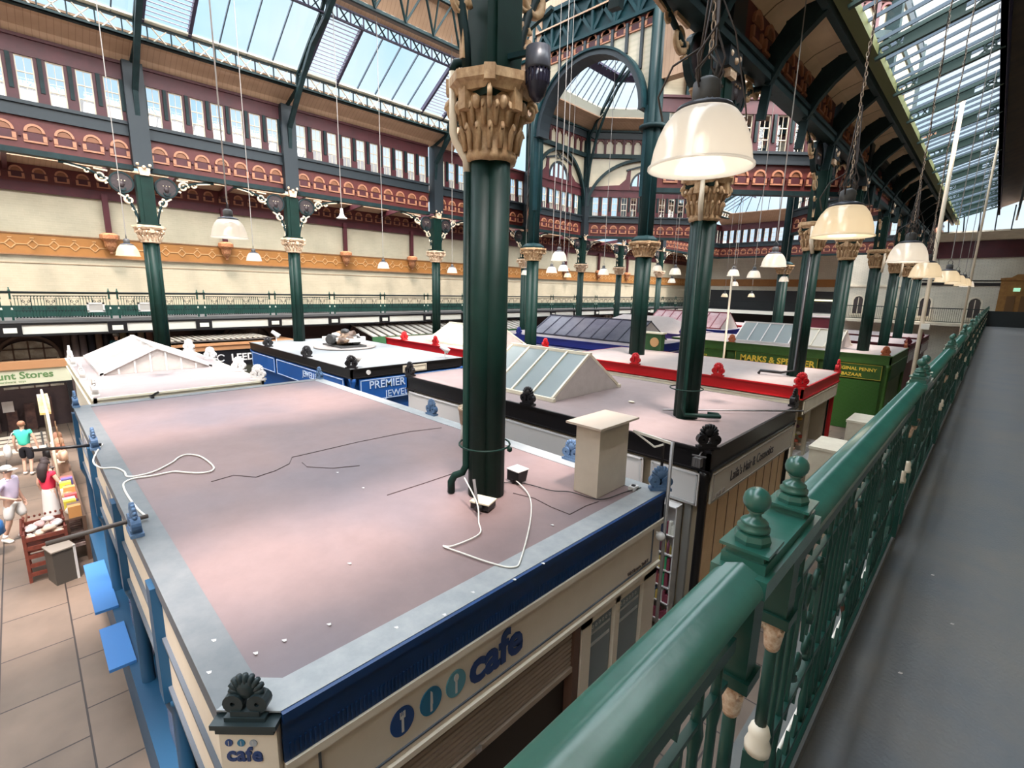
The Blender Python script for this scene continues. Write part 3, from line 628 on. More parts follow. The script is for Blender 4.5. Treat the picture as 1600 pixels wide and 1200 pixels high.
# wall between far end and gallery: arched windows on the far right
m = MB(); m.box(-8.5, -4, YE + .05, YE + .3, 0, 9.0); struct('wall_north', m, CREAMX)
m = MB(); m.box(-8.5, -4, YE - .03, YE + .05, 6.62, 6.75); m.box(-8.5, -.3, YE - 1.0, YE, 4.0, 4.18); struct('trim_19', m, CREAM)
for i, x in enumerate((-7.6, -5.6, -3.6, -1.0)):
    WN[0] += 1; m = MB(); m.prism([(x - .3, 4.6), (x + .3, 4.6), (x + .3, 5.6), (x + .21, 5.81), (x, 5.9), (x - .21, 5.81), (x - .3, 5.6)], 'y', YE - .03, YE + .02); o = struct('window_%d' % WN[0], m, mat('window_dark', (.06, .05, .05), .2))
    m = MB(); m.ring((x, 5.6), .3, .4, 0, pi, 12, YE - .08, YE - .02); m.box(x - .4, x - .3, YE - .08, YE - .02, 4.5, 5.6); m.box(x + .3, x + .4, YE - .08, YE - .02, 4.5, 5.6); m.box(x - .45, x + .45, YE - .1, YE - .02, 4.45, 4.55); m.box(x - .02, x + .02, YE - .06, YE - .02, 4.6, 5.8)
    obj('surround', m, CREAM, o)

# ================================================================ COLUMNS
def scroll_bracket(mb, s=1):
    """bracket in local xz plane starting at x=0 going to s*x; z relative 0 = capital top; mats 0 iron 1 scroll 2 face"""
    pts = [(s * (.27 + 1.85 * (1 - cos(pi / 2 * i / 12))), 0, .03 + 1.68 * sin(pi / 2 * i / 12)) for i in range(13)]
    mb.tube(pts, .045, 5, 0)
    zc = 1.33
    mb.ring((s * .62, zc), 0, .30, 0, 2 * pi, 18, -.04, .04, 2); mb.ring((s * .62, zc), .29, .34, 0, 2 * pi, 18, -.06, .06, 0)
    mb.ball((s * .62, 0, zc - .06), .1, 8, 2, (1, .9, 1.2)); mb.ring((s * .62, zc - .16), .06, .11, pi, 2 * pi, 8, -.09, .09, 0)
    for q in (-.09, 0, .09):
        for w in (-.06, .06): mb.ball((s * .62 + q, w, zc + .06), .02, 6, 1)
    spiral(mb, (s * 1.14, 1.44), .165, 1.35, 0, .05, s, mi=1); spiral(mb, (s * 1.46, 1.55), .09, 1.1, 0, .038, -s, mi=1); mb.bar((s * 1.55, 0, 1.60), (s * 2.0, 0, 1.68), .06, .05, 1); mb.bar((s * .98, 0, 1.28), (s * 1.05, 0, 1.24), .08, .05, 1)
    spiral(mb, (s * .46, .80), .14, 1.35, pi / 2, .05, -s, mi=1); spiral(mb, (s * .36, .52), .07, 1.1, 0, .035, s, mi=1); mb.bar((s * .30, 0, .45), (s * .30, 0, .1), .05, .05, 1); mb.bar((s * .58, 0, .88), (s * .74, 0, .98), .07, .05, 1); mb.bar((s * .95, 0, 1.64), (s * 1.3, 0, 1.66), .05, .05, 1)
SB = MB(); scroll_bracket(SB, 1); SBm = SB.mesh('scroll_bracket', [DGREEN, SCROLL, FACE]); SBg = SB.mesh('scroll_bracket', [DGREEN, GOLD, FACE])
SB = MB(); scroll_bracket(SB, -1); SBn = SB.mesh('scroll_bracket', [DGREEN, SCROLL, FACE]); SBh = SB.mesh('scroll_bracket', [DGREEN, GOLD, FACE])

def column(loc, label, group=None, near=False, big=False, base=0.0, pipe=None, upper=None, brk=True, ang=90, r=.25, zcap=7.15, pale=False, topz=9.3):
    t = thing('iron_column', label, 'column', (loc[0], loc[1], base), 0, group)
    z0 = 0; mb = MB()
    sh = []
    h = zcap - base
    for dx, dy in ((1, 0), (0, 1), (-1, 0), (0, -1)) if big else ((.8, 0), (0, .8), (-.8, 0), (0, -.8)):
        mb.lathe([(r * .56, 0), (r * .55, h)], (dx * r * .52, dy * r * .52), 14)
    mb.box(-r * .5, r * .5, -r * .5, r * .5, 0, h)
    obj('shaft', mb, GREEN, t)
    mb = MB()   # capital: bell with leaves, volutes, abacus
    gm = GOLDL if pale else GOLD
    mb.lathe([(r * 1.12, h - .04), (r * 1.2, h), (r * 1.12, h + .03), (r * 1.15, h + .12), (r * 1.3, h + .26), (r * 1.45, h + .36), (r * 1.3, h + .40)], (0, 0), 20, 0)
    for j in range(16):
        a = 2 * pi * j / 16
        for rr, zz, hh in ((1.2, h + .03, .15), (1.28, h + .18, .13)):
            aa = a + (pi / 16 if zz > h + .1 else 0); q = r * rr; mb.tube([(q * cos(aa), q * sin(aa), zz), (q * 1.08 * cos(aa), q * 1.08 * sin(aa), zz + hh * .7), (q * 1.22 * cos(aa), q * 1.22 * sin(aa), zz + hh), (q * 1.25 * cos(aa), q * 1.25 * sin(aa), zz + hh - .03)], [.028, .034, .026, .012], 5)
    for j in range(4):
        a = pi / 4 + j * pi / 2; c = (r * 1.75 * cos(a), r * 1.75 * sin(a))
        for rot in (0,):
            d = Vector((cos(a), sin(a), 0)); pts = [Vector((c[0], c[1], h + .33)) + d * (.07 * cos(u) * (1 - u / 14)) + Vector((0, 0, .07 * sin(u) * (1 - u / 14))) for u in [k * .6 for k in range(15)]]; mb.tube(pts, .026, 5)
    for j in range(8):
        a = j * pi / 4 + pi / 8; c = (r * 1.5 * cos(a), r * 1.5 * sin(a)); mb.ball((c[0], c[1], h + .32), .05, 8)
    w = r * 1.75
    for j in range(4):
        a = pi / 4 + j * pi / 2; q0 = r * 1.05; q1 = r * 2.0; n_ = Vector((-sin(a), cos(a), 0)); d = Vector((cos(a), sin(a), 0))
        P4 = [d * q0 - n_ * .10, d * q0 + n_ * .10, d * q1 + n_ * .055, d * q1 - n_ * .055]; mb.prism([(p.x, p.y) for p in P4], 'z', h + .43, h + .53)
    for j in range(4):
        a = j * pi / 2; d = Vector((cos(a), sin(a), 0)); c = d * r * 1.5; mb.box(c.x - .055, c.x + .055, c.y - .055, c.y + .055, h + .28, h + .42)
    mb.lathe([(w * .98, h + .40), (w * 1.05, h + .44), (w * 1.14, h + .46), (w * 1.14, h + .52), (w, h + .53)], (0, 0), 8, 0, smooth=False)
    ca = obj('capital', mb, gm, t)
    if near: ca.scale = (.93, .93, 1.4); ca.location = (0, 0, -.4 * h)
    u = MB(); ht = topz - base
    if big:
        for dx, dy in ((1, 0), (0, 1), (-1, 0), (0, -1)): u.lathe([(r * .52, h + .5), (r * .5, ht)], (dx * r * .5, dy * r * .5), 12)
        u.box(-r * .6, r * .6, -r * .6, r * .6, h + .5, ht); u.lathe([(r * 1.7, h + .52), (r * 1.7, h + .6), (r * 1.2, h + .72), (r * .9, h + .75)], (0, 0), 8, smooth=False)
    else:
        u.box(-r * .75, r * .75, -r * .95, r * .95, h + .5, ht); u.box(-r * .85, r * .85, -r * .5, r * .5, h + .5, ht); u.box(-r * 1.1, r * 1.1, -r * 1.2, r * 1.2, h + .5, h + .6)
    obj('upper_shaft', u, GREEN if not big else mat('shaft_teal', (.005, .024, .026), .5, spec=.2), t)
    if not big:
        u = MB(); u.prism([(-.12, ht + .0), (.12, ht + .0), (.2, ht + .35), (.26, ht + .38), (.26, ht + .44), (-.26, ht + .44), (-.26, ht + .38), (-.2, ht + .35)], 'x', r * .7, r * 1.15)
        for s in (-1, 1): u.ball((r * 1.1, s * .17, ht + .33), .06, 8)
        u.ball((r * 1.2, 0, ht + .25), .06, 8)
        obj('upper_capital', u, GOLDL, t)
        u = MB(); u.box(-.16, .3, -.27, .27, 9.55 - base, 12.75 - base); obj('pilaster', u, mat('slate_green', (.018, .026, .032)), t)
    if brk:
        for me in ((SBg, SBh) if near else (SBm, SBn)):
            o = link('scroll_bracket', me, t); o.location = (0, 0, h + (.72 if near else .53)); o.scale = (1.25, 1, 1.22) if near else (1, 1, 1); o.rotation_euler = (0, 0, radians(ang))
    if pipe:
        u = MB(); u.tube([(r * 1.05, -r * .9, .15), (r * 1.05, -r * .9, h - .05)], .035, 8)
        for z in (.5, 2.0, 3.4): u.lathe([(.045, z), (.045, z + .05)], (r * 1.05, -r * .9), 8)
        obj('downpipe', u, GREEN, t)
    return t
names = {3.55: 'left-hand far green column above the white gabled stall', 8.45: 'far green column rising through the pale roof with the clutter heap', 15.8: 'far green column rising through the red-edged stall roof, left of the near column',
         22.6: 'far green column hidden mostly behind the near column', 28.45: 'far green column under the corner of the octagon', -3.6: 'far green column beyond the left edge'}
for y, l in names.items(): column((-21.3, y), l, pipe=None, r=.25, base=3.4 if 0 < y < 20 else 0, pale=True)
for y, l in ((33.4, 'first far green column beyond the octagon corner'), (39.8, 'second far green column beyond the octagon corner'), (46, 'farthest green column on the far side, near the dark end gallery')): column((-21.3, y), l, pale=True)
near = [(3.72, 'large near green column rising from the cafe roof'), (9.05, 'thick green column rising from the roof of the hair and cosmetics stall'), (16.5, 'green column on the red-edged stall roof with bent pipe at foot'),
        (21.1, 'green column standing in front of the green stall'), (27.2, 'green column rising from the roof of the green stall'), (33.0, 'green column just beyond the green stall roof'), (38.2, 'green column among the maroon stalls'), (43.5, 'most distant green column of the near row')]
for i, (y, l) in enumerate(near): column((-4.04, y), l, big=False, topz=9.42, near=True, base=3.4 if i in (0, 1, 2, 4) else 0, r=.25 if i == 0 else .245)
column((-9.8, 17.0), 'tall clustered green column carrying the right side of the big arch', big=True, base=3.4, brk=False, r=.3, topz=15.5)
column((-15.5, 17.0), 'tall clustered green column carrying the left side of the big arch', big=True, brk=False, r=.3, topz=15.5)
column((-9.8, 34.2), 'tall clustered green column at the far side of the octagon, right', big=True, brk=False, r=.3, topz=15.5)
column((-15.5, 34.2), 'tall clustered green column at the far side of the octagon, left', big=True, base=3.4, brk=False, r=.3, topz=15.5)
# green collar with camera on tall column
# swan-neck pipes on the near columns
def pipe_thing(label, pts, r, m_, cat='pipe', name='pipe', n=8, extra=None):
    o0 = pts[0]; mb = MB(); mb.tube([(p[0] - o0[0], p[1] - o0[1], p[2] - o0[2]) for p in pts], r, n)
    return tag(obj(name, mb, m_, None, Matrix.Translation(o0)), label, cat)
cx, cy = -4.04, 3.72
qx, qy = cx - .13, cy - .21
pipe_thing('cream swan-neck pipe running down over the gold capital of the near column', [(cx - .22, cy - .33, 7.95), (cx - .22, cy - .33, 7.38), (cx - .21, cy - .31, 7.30), (qx, qy - .02, 7.12), (qx, qy, 7.0)], .042, PIPE, name='swan_neck_pipe')
pipe_thing('dark green downpipe strapped to the near column above the cafe roof', [(qx, qy, 7.0), (qx, qy, 3.75), (qx - .02, qy - .04, 3.66), (qx - .09, qy - .10, 3.62), (qx - .12, qy - .13, 3.54), (qx - .12, qy - .13, 3.41)], .045, GREEN, name='downpipe')
pipe_thing('dark green elbow pipe above the gold capital of the near column', [(cx - .22, cy - .33, 7.95), (cx - .21, cy - .31, 8.03), (cx - .12, cy - .22, 8.05), (cx - .02, cy - .14, 8.05), (cx - .02, cy - .14, 9.2)], .045, mat('shaft_teal', (.005, .024, .026)), name='elbow_pipe')
cx2, cy2 = -4.04, 9.05; q2x, q2y = cx2 + .05, cy2 - .24
pipe_thing('cream swan-neck pipe over the gold capital of the second near column', [(cx2 + .08, cy2 - .36, 7.75), (cx2 + .08, cy2 - .36, 7.36), (q2x, q2y, 7.1)], .045, PIPE, name='swan_neck_pipe')
pipe_thing('dark green downpipe on the second near column ending in a bent outlet', [(q2x, q2y, 7.1), (q2x, q2y, 3.62), (q2x + .04, q2y, 3.5), (cx2 + .3, cy2 - .1, 3.5), (cx2 + .62, cy2 + .14, 3.5), (cx2 + .52, cy2 + .28, 3.5), (cx2 + .35, cy2 + .2, 3.5)], .04, GREEN, name='downpipe')
pipe_thing('cream swan-neck pipe over the capital of the third near column', [(-4.0, 16.1, 7.75), (-4.0, 16.1, 7.36), (-3.95, 16.2, 7.0)], .05, PIPE, name='swan_neck_pipe')
pipe_thing('dark bent pipe at the foot of the third near column', [(-4.0, 16.2, 7), (-4.0, 16.2, 3.6), (-4.3, 16.0, 3.52), (-4.85, 15.9, 3.52), (-4.9, 15.9, 3.42)], .045, BLACK, name='downpipe')
for i, y in enumerate((27.2, 33.0, 38.2)): pipe_thing('short cream pipe over the %s small capital beyond the third column' % ('first', 'second', 'third')[i], [(-3.75, y - .3, 7.7), (-3.75, y - .3, 7.2), (-3.78, y - .25, 6.9)], .05, PIPE, name='swan_neck_pipe')
t = thing('column_strap', 'thin metal strap with a bolt around the near column', 'strap', (cx, cy, 4.0)); m = MB(); m.tube([(.30 * cos(a) - .02, .30 * sin(a) - .02, 0) for a in [i * pi / 12 for i in range(24)]], .012, 5, closed=True); m.ball((.33, .05, 0), .035, 6); obj('band', m, GREEN, t)
t = thing('column_strap', 'thin metal strap around the thick column of the hair stall roof', 'strap', (cx2, cy2, 3.98)); m = MB(); m.tube([(.31 * cos(a) - .02, .31 * sin(a) - .02, 0) for a in [i * pi / 12 for i in range(24)]], .012, 5, closed=True); obj('band', m, GREEN, t)
# dark floodlight housing on the near column
t = thing('floodlight', 'dark ribbed cylindrical floodlight fixed high on the near column above its gold capital', 'floodlight', (-3.52, 3.85, 7.8)); m = MB()
m.lathe([(.12, .30), (.125, .12), (.12, .10)], (0, 0), 18); obj('cap', m, mat('lamp_grey', (.05, .055, .07), .35), t)
m = MB(); m.lathe([(.115, .12), (.11, -.02), (.08, -.12), (.03, -.18)], (0, 0), 18)
for j in range(18): a = j * pi / 9; m.bar((.117 * cos(a), .117 * sin(a), .1), (.112 * cos(a), .112 * sin(a), -.02), .012)
obj('lens', m, mat('lens_dark', (.02, .02, .035), .15), t)
m = MB(); m.bar((-.35, -.1, .28), (0, 0, .28), .05); m.box(-.34, -.2, -.14, 0, -.1, .12); obj('bracket', m, TEALG, t)
# gold pierced spandrels near top of the frame
for s, lab in ((-1, 'gold pierced scroll spandrel left of the near column top'), (1, 'gold pierced scroll spandrel right of the near column top')):
    t = thing('pierced_spandrel', lab, 'bracket', (cx, cy, 8.2)); m = MB()
    for j, (a, b, r_) in enumerate(((.42, .25, .12), (.46, .62, .15), (.62, 1.0, .17), (.95, 1.15, .12))): spiral(m, (s * a, b), r_, 1.4, j, .035, s if j % 2 else -s, n=22)
    obj('scrollwork', m, GOLD, t).rotation_euler = (0, 0, radians(90))
# collar with speaker on the tall column
t = thing('column_collar', 'dark ring collar halfway up the tall clustered column', 'collar', (-9.8, 17.0, 11.6)); m = MB(); m.lathe([(.35, 0), (.5, .02), (.5, .12), (.35, .14)], (0, 0), 16); obj('ring', m, DGREEN, t)

# wall corbels on the west wall
CB = None
for i, y in enumerate([-2.5, 3.1, 7.5, 13.7, 18.2, 23.2, 29.3, 34, 39, 44]):
    lab = 'red and gold corbel with dark strut on the far cream wall'
    if CB is None:
        CB = thing('wall_corbel', lab, 'corbel', (-27.2, y, 6.9), 0, 'corbels along the far cream wall')
        m = MB(); m.box(0, .16, -.1, .1, .85, 2.4); obj('strut', m, DRED, CB)
        m = MB(); m.lathe([(.03, 0), (.06, .04), (.03, .08), (.12, .18), (.2, .3), (.22, .5), (.3, .58), (.34, .62), (.34, .78), (.2, .85)], (.12, 0), 8, smooth=False); obj('bell', m, mat('corbel_red', (.30, .09, .04), .5, noise=(.55, .28, .13), nscale=14), CB)
    else: dup(CB).location = (-27.2, y, 6.9)

# ================================================================ NEAR RAILING
RX = -.262
def rail_profile(s=1.0):
    h = []
    for i in range(15):
        x = .047 * cos(pi * i / 14); z = -.028 + .034 * sin(pi * i / 14) ** .8 + .006 * max(0, 1 - abs(x) / .018) ; h.append((x, z))
    return [(-.040, -.045)] + h[::-1] + [(.040, -.045)]
def leaf(mb, x, z, s, up=1, th=.006):
    mb.prism([(x - s * .5, z), (x, z + up * s * 1.5), (x + s * .5, z)], 'y', -th, th)
def panel_parts(L):
    """cast panel in local xz plane (x along rail)"""
    mb = MB()
    for z, h, w in ((.88, .03, .025), (.80, .012, .014), (.36, .02, .02), (.10, .02, .02), (.05, .014, .03)): mb.box(0, L, -w / 2, w / 2, z, z + h)
    n = max(2, round(L / .62)); w = L / n
    for i in range(n):
        c = (i + .5) * w
        for s in (-1, 1):
            spiral(mb, (c + s * .06, .70), .055, 1.2, pi / 2 if s > 0 else pi / 2, .012, -s, n=16); spiral(mb, (c + s * .055, .46), .045, 1.2, -pi / 2, .012, s, n=16)
            mb.bar((c + s * .12, 0, .36), (c + s * .12, 0, .80), .012); mb.bar((c + s * .02, 0, .52), (c + s * .05, 0, .66), .010)
        mb.ball((c, 0, .59), .022, 6)
    k = int(L / .085)
    for i in range(k):
        x = (i + .5) * L / k; leaf(mb, x, .115, .05, 1); leaf(mb, x, .36, .045, -1, .005); leaf(mb, x, .88, .03, -1)
    return mb
def balusters_at(L, d=.082):
    n = max(2, round(L / .62)); w = L / n; out = []
    k = int(L / d)
    for i in range(k):
        x = (i + .5) * L / k
        if min(abs(x - (j + .5) * w) for j in range(n)) > .13: out.append(x)
    return out
BL = MB(); BL.lathe([(.009, .1), (.014, .2), (.009, .26), (.014, .36), (.009, .42), (.0095, .74), (.015, .78), (.009, .82), (.009, .88)], (0, 0), 6); IRONG = mat('rail_iron_dark', (.006, .045, .034), .4, spec=.4); BLm = BL.mesh('baluster', IRONG)
FN = MB()
FN.prism([(-.034, -.034), (.034, -.034), (.034, .034), (-.034, .034)], 'z', 0, .035)
FN.prism([(-.044, -.044), (.044, -.044), (.044, .044), (-.044, .044)], 'z', .035, .041)
FN.lathe([(.032, .041), (.034, .05), (.030, .060), (.022, .064)], (0, 0), 8, smooth=False); FN.lathe([(.022, .062), (.029, .066), (.029, .072), (.022, .076), (.025, .080), (.022, .084), (.012, .090), (.010, .097), (.015, .102)], (0, 0), 16)
FN.ball((0, 0, .124), .0245, 16); FNm = FN.mesh('finial', RAILG)
PT = MB()
PT.box(-.028, .028, -.028, .028, -.25, .0); PT.prism([(-.036, -.036), (.036, -.036), (.036, .036), (-.036, .036)], 'z', -.26, -.235)
PT.lathe([(.014, -.57), (.013, -.30)], (0, 0), 10); PT.box(-.026, .026, -.026, .026, -.85, -.64); PT.box(-.032, .032, -.032, .032, -1.0, -.85)
PTm = PT.mesh('post', IRONG)
PC = MB(); PC.lathe([(.014, -.345), (.018, -.335), (.022, -.30), (.024, -.285), (.024, -.262)], (0, 0), 12)
for a in range(4): PC.tube([(.016 * cos(a * pi / 2 + .78), .016 * sin(a * pi / 2 + .78), -.30), (.030 * cos(a * pi / 2 + .78), .030 * sin(a * pi / 2 + .78), -.27), (.034 * cos(a * pi / 2 + .78), .034 * sin(a * pi / 2 + .78), -.285)], [.005, .007, .004], 5)
CRC = mat('cream_cast', (.72, .60, .46), .5, noise=(.4, .22, .12), nscale=60); PCm = PC.mesh('post_capital', CRC)
PB = MB(); PB.lathe([(.030, -.64), (.031, -.62), (.024, -.60), (.026, -.585), (.022, -.57), (.015, -.56)], (0, 0), 14); PBm = PB.mesh('post_base', mat('cream_cast_base', (.74, .68, .56), .5))

def railing(root, posts, zt, along, dx, detail, m_=RAILG, end=None, sc=1.0, y0=-2, y1=None):
    """root: thing at (x, 0, floor). Local x runs along the rail."""
    fl = 1.04
    hp = MB(); pr = [(p[0], p[1]) for p in rail_profile()]
    hp.prism([(a * sc, fl + b) for a, b in pr], 'x', y0, y1); hp.prism([(-.02, fl - .07), (.02, fl - .07), (.025, fl - .04), (-.025, fl - .04)], 'x', y0, y1)
    for v in range(int((y1 - y0) / 2)): hp.box(y0 + 2 * v, y0 + 2 * v + .004, -.0475, .0475, fl - .03, fl - .012)
    hp.sm = [len(f) == 4 for f in hp.f]; ho = obj('handrail', hp, m_, root)
    edges = [y0] + [e for c in posts for e in (c - .19, c + .19)] + [y1]; nb = 0; late = MB()
    for a, b in zip(edges[::2], edges[1::2]):
        L = b - a
        if L < .3: continue
        p = obj('balustrade_panel', panel_parts(L), IRONG if m_ is RAILG else m_, root, Matrix.Translation((a, 0, 0)))
        near_ = abs((a + b) / 2 - detail) < 6
        bs = balusters_at(L)
        for x in bs:
            if near_ and nb < 98: o = link('baluster', BLm, p, Matrix.Translation((x, 0, 0))); nb += 1
            else: late.lathe([(.007, .1), (.010, .36), (.007, .42), (.007, .74), (.011, .78), (.007, .88)], (a + x, 0), 4, smooth=False)
    obj('baluster', late, IRONG if m_ is RAILG else m_, root)['kind'] = 'stuff'
    for c in posts:
        q = MB(); q.box(c - .19, c + .19, -.05, .05, fl - .035, fl + .0); q.box(c - .17, c + .17, -.04, .04, fl, fl + .02); obj('saddle_plate', q, m_, root)
        for s in (-.13, .13):
            p = link('post', PTm, root, Matrix.Translation((c + s, 0, fl)))
            link('finial', FNm, p, Matrix.Translation((0, 0, .0))); link('post_capital', PCm, p)['label'] = 'cream painted leafy capital of the post'; link('post_base', PBm, p)['label'] = 'cream painted moulded base of the post'
posts = [-1.8 + 2.86 * k for k in range(17)]
t = thing('gallery_railing', 'green cast iron railing with ball finials alongside the near grey walkway', 'railing', (RX, 0, 4.26), pi / 2)
railing(t, posts, 5.3, 'Y', 0, 1.0, y0=-3, y1=YE - 3.4)
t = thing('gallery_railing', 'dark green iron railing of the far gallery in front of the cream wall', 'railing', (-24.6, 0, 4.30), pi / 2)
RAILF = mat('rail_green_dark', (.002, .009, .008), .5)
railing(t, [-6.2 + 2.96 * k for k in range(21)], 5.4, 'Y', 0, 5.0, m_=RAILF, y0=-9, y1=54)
t = thing('gallery_railing', 'dark railing across the far end of the hall above the distant stalls', 'railing', (-24, 54.25, 4.1), 0)
mb = MB(); mb.box(0, 19.6, -.04, .04, 1.0, 1.06); mb.box(0, 19.6, -.02, .02, .1, .14); mb.box(0, 19.6, -.02, .02, .7, .73); obj('handrail', mb, RAILF, t)
mb = MB()
for i in range(150): mb.bar((.13 * i, 0, .1), (.13 * i, 0, 1.0), .02)
obj('baluster', mb, RAILF, t)['kind'] = 'stuff'
t = thing('gallery_railing', 'dark railing crossing the end of the hall to meet the gallery walkway', 'railing', (-8.5, YE - 1.0, 4.15), 0)
mb = MB(); mb.box(0, 8.2, -.04, .04, 1.0, 1.06); mb.box(0, 8.2, -.02, .02, .1, .14); obj('handrail', mb, RAILF, t)
mb = MB()
for i in range(75): mb.bar((.11 * i, 0, .1), (.11 * i, 0, 1.0), .02)
obj('baluster', mb, RAILF, t)['kind'] = 'stuff'
def cable(label, pts, r, m_, name='cable', cat='cable', group=None):
    o0 = Vector(pts[0]); P = [Vector(p) for p in pts]; out = []
    for i in range(len(P) - 1):   # catmull-rom
        p0 = P[max(i - 1, 0)]; p1 = P[i]; p2 = P[i + 1]; p3 = P[min(i + 2, len(P) - 1)]
        for k in range(6):
            u = k / 6; out.append(.5 * ((2 * p1) + (p2 - p0) * u + (2 * p0 - 5 * p1 + 4 * p2 - p3) * u * u + (3 * p1 - p0 - 3 * p2 + p3) * u ** 3))
    out.append(P[-1]); mb = MB(); mb.tube([p - o0 for p in out], r, 6); return tag(obj(name, mb, m_, None, Matrix.Translation(o0)), label, cat, group)
CAB = mat('cable_white', (.75, .72, .65), .5)
cable('long white cable lying along the kerb at the foot of the near railing', [(-.300, y, 4.266) for y in (-2, 0, 2, 4, 6, 8, 10, 12, 16, 20)], .006, CAB)
for i, (x, y) in enumerate(((-.28, 2.05), (-.275, 2.35), (-.28, 3.1), (-.28, 6.9))):
    pts = [(x, y, 4.27 if i else 4.275), (x + .01, y + .04, 4.40), (x - .005, y - .02, 4.55), (x + .012, y + .05, 4.68), (x, y + .02, 4.8)]
    cable(['brown and cream cable hanging in loops on the railing, nearest of the four', 'second brown and cream cable looped on the near railing', 'third cable clump tied on the near railing', 'farthest cable clump tied on the near railing'][i], pts, .009, mat('cable_brown', (.10, .04, .025), .5) if i % 2 else CAB)
# litter specks on the walkway
for i, (x, y) in enumerate(((.15, .62), (.34, .68), (.12, 1.1), (-.08, 1.02), (.33, 1.35), (-.1, .62), (-.06, 2.5), (.08, 3.1), (-.03, 3.6), (-.12, 1.35), (.42, 1.9))):
    m = MB(); m.prism([(0, 0), (.012, .003), (.016, .012), (.004, .010)], 'z', 0, .003); tag(obj('paper_scrap', m, WHITE, None, Matrix.Translation((x, y, 4.2005))), 'tiny white scrap lying on the grey walkway floor', 'litter', 'white scraps on the walkway')

# ================================================================ PENDANT LAMPS
SH = MB()
prof = [(.075, .25), (.105, .243), (.14, .22), (.17, .18), (.193, .13), (.210, .075), (.219, .02), (.225, 0)]
SH.lathe(prof, (0, 0), 40, caps=False); SH.lathe([(.225, 0), (.232, .002), (.232, -.008), (.222, -.008), (.213, .015), (.204, .073), (.187, .126), (.164, .175), (.13, .215)], (0, 0), 40, caps=False)
def shade_mat(name, col, e, es, tr=.12):
    m = bpy.data.materials.new(name); m.use_nodes = True; nt = m.node_tree; nt.nodes.clear(); N = nt.nodes.new
    o = N('ShaderNodeOutputMaterial'); tl = N('ShaderNodeBsdfTranslucent'); tl.inputs[0].default_value = (*col, 1); df = N('ShaderNodeBsdfDiffuse'); df.inputs[0].default_value = (*col, 1)
    tp = N('ShaderNodeBsdfTransparent'); gl = N('ShaderNodeBsdfGlossy'); gl.inputs['Roughness'].default_value = .15; em = N('ShaderNodeEmission'); em.inputs[0].default_value = (*e, 1); em.inputs[1].default_value = es
    def mx(a, b, f):
        x = N('ShaderNodeMixShader'); x.inputs[0].default_value = f; nt.links.new(a, x.inputs[1]); nt.links.new(b, x.inputs[2]); return x.outputs[0]
    a = mx(tl.outputs[0], df.outputs[0], .45); a = mx(a, tp.outputs[0], tr); a = mx(a, gl.outputs[0], .08)
    ad = N('ShaderNodeAddShader'); nt.links.new(a, ad.inputs[0]); nt.links.new(em.outputs[0], ad.inputs[1]); nt.links.new(ad.outputs[0], o.inputs[0]); return m
SHADE = shade_mat('lamp_shade_lit', (.50, .485, .46), (1, .86, .70), .10, .2)
SHADE2 = shade_mat('lamp_shade_warm', (.52, .47, .38), (1, .78, .50), .12, .15)
SHADEm = SH.mesh('lamp_shade', SHADE); SHADEw = SH.mesh('lamp_shade', SHADE2)
CP = MB(); CP.lathe([(.13, .232), (.12, .25), (.085, .262), (.06, .27), (.055, .30), (.03, .31)], (0, 0), 18)
CPm = CP.mesh('lamp_cap', mat('lamp_grey', (.05, .055, .07)))
GR = MB(); GR.lathe([(.055, .26), (.06, .27), (.06, .35), (.035, .37)], (0, 0), 14); GR.tube([(.03, .0, .34), (.04, 0, .42), (0, 0, .47), (-.04, 0, .42), (-.03, 0, .34)], .006, 5); GRm = GR.mesh('ballast', GREYD)
BU = MB(); BU.ball((0, 0, .10), .035, 10, 0, (1, 1, 1.5)); BUm = BU.mesh('bulb', mat('bulb', (1, .9, .8), emit=(1, .83, .62), estr=4))
def chain_mesh(L, links):
    mb = MB(); p = .036
    for i in range(links):
        z = i * p; c = [(.009 * cos(a), 0, z + .02 * sin(a)) if i % 2 else (0, .009 * cos(a), z + .02 * sin(a)) for a in [k * pi / 4 for k in range(8)]]
        mb.tube([(x + .006 * sin(i * .7), y, zz) for x, y, zz in c], .0035, 4, closed=True)
    return mb
CHROMEC = mat('chain_metal', (.42, .34, .27), .4, .7)
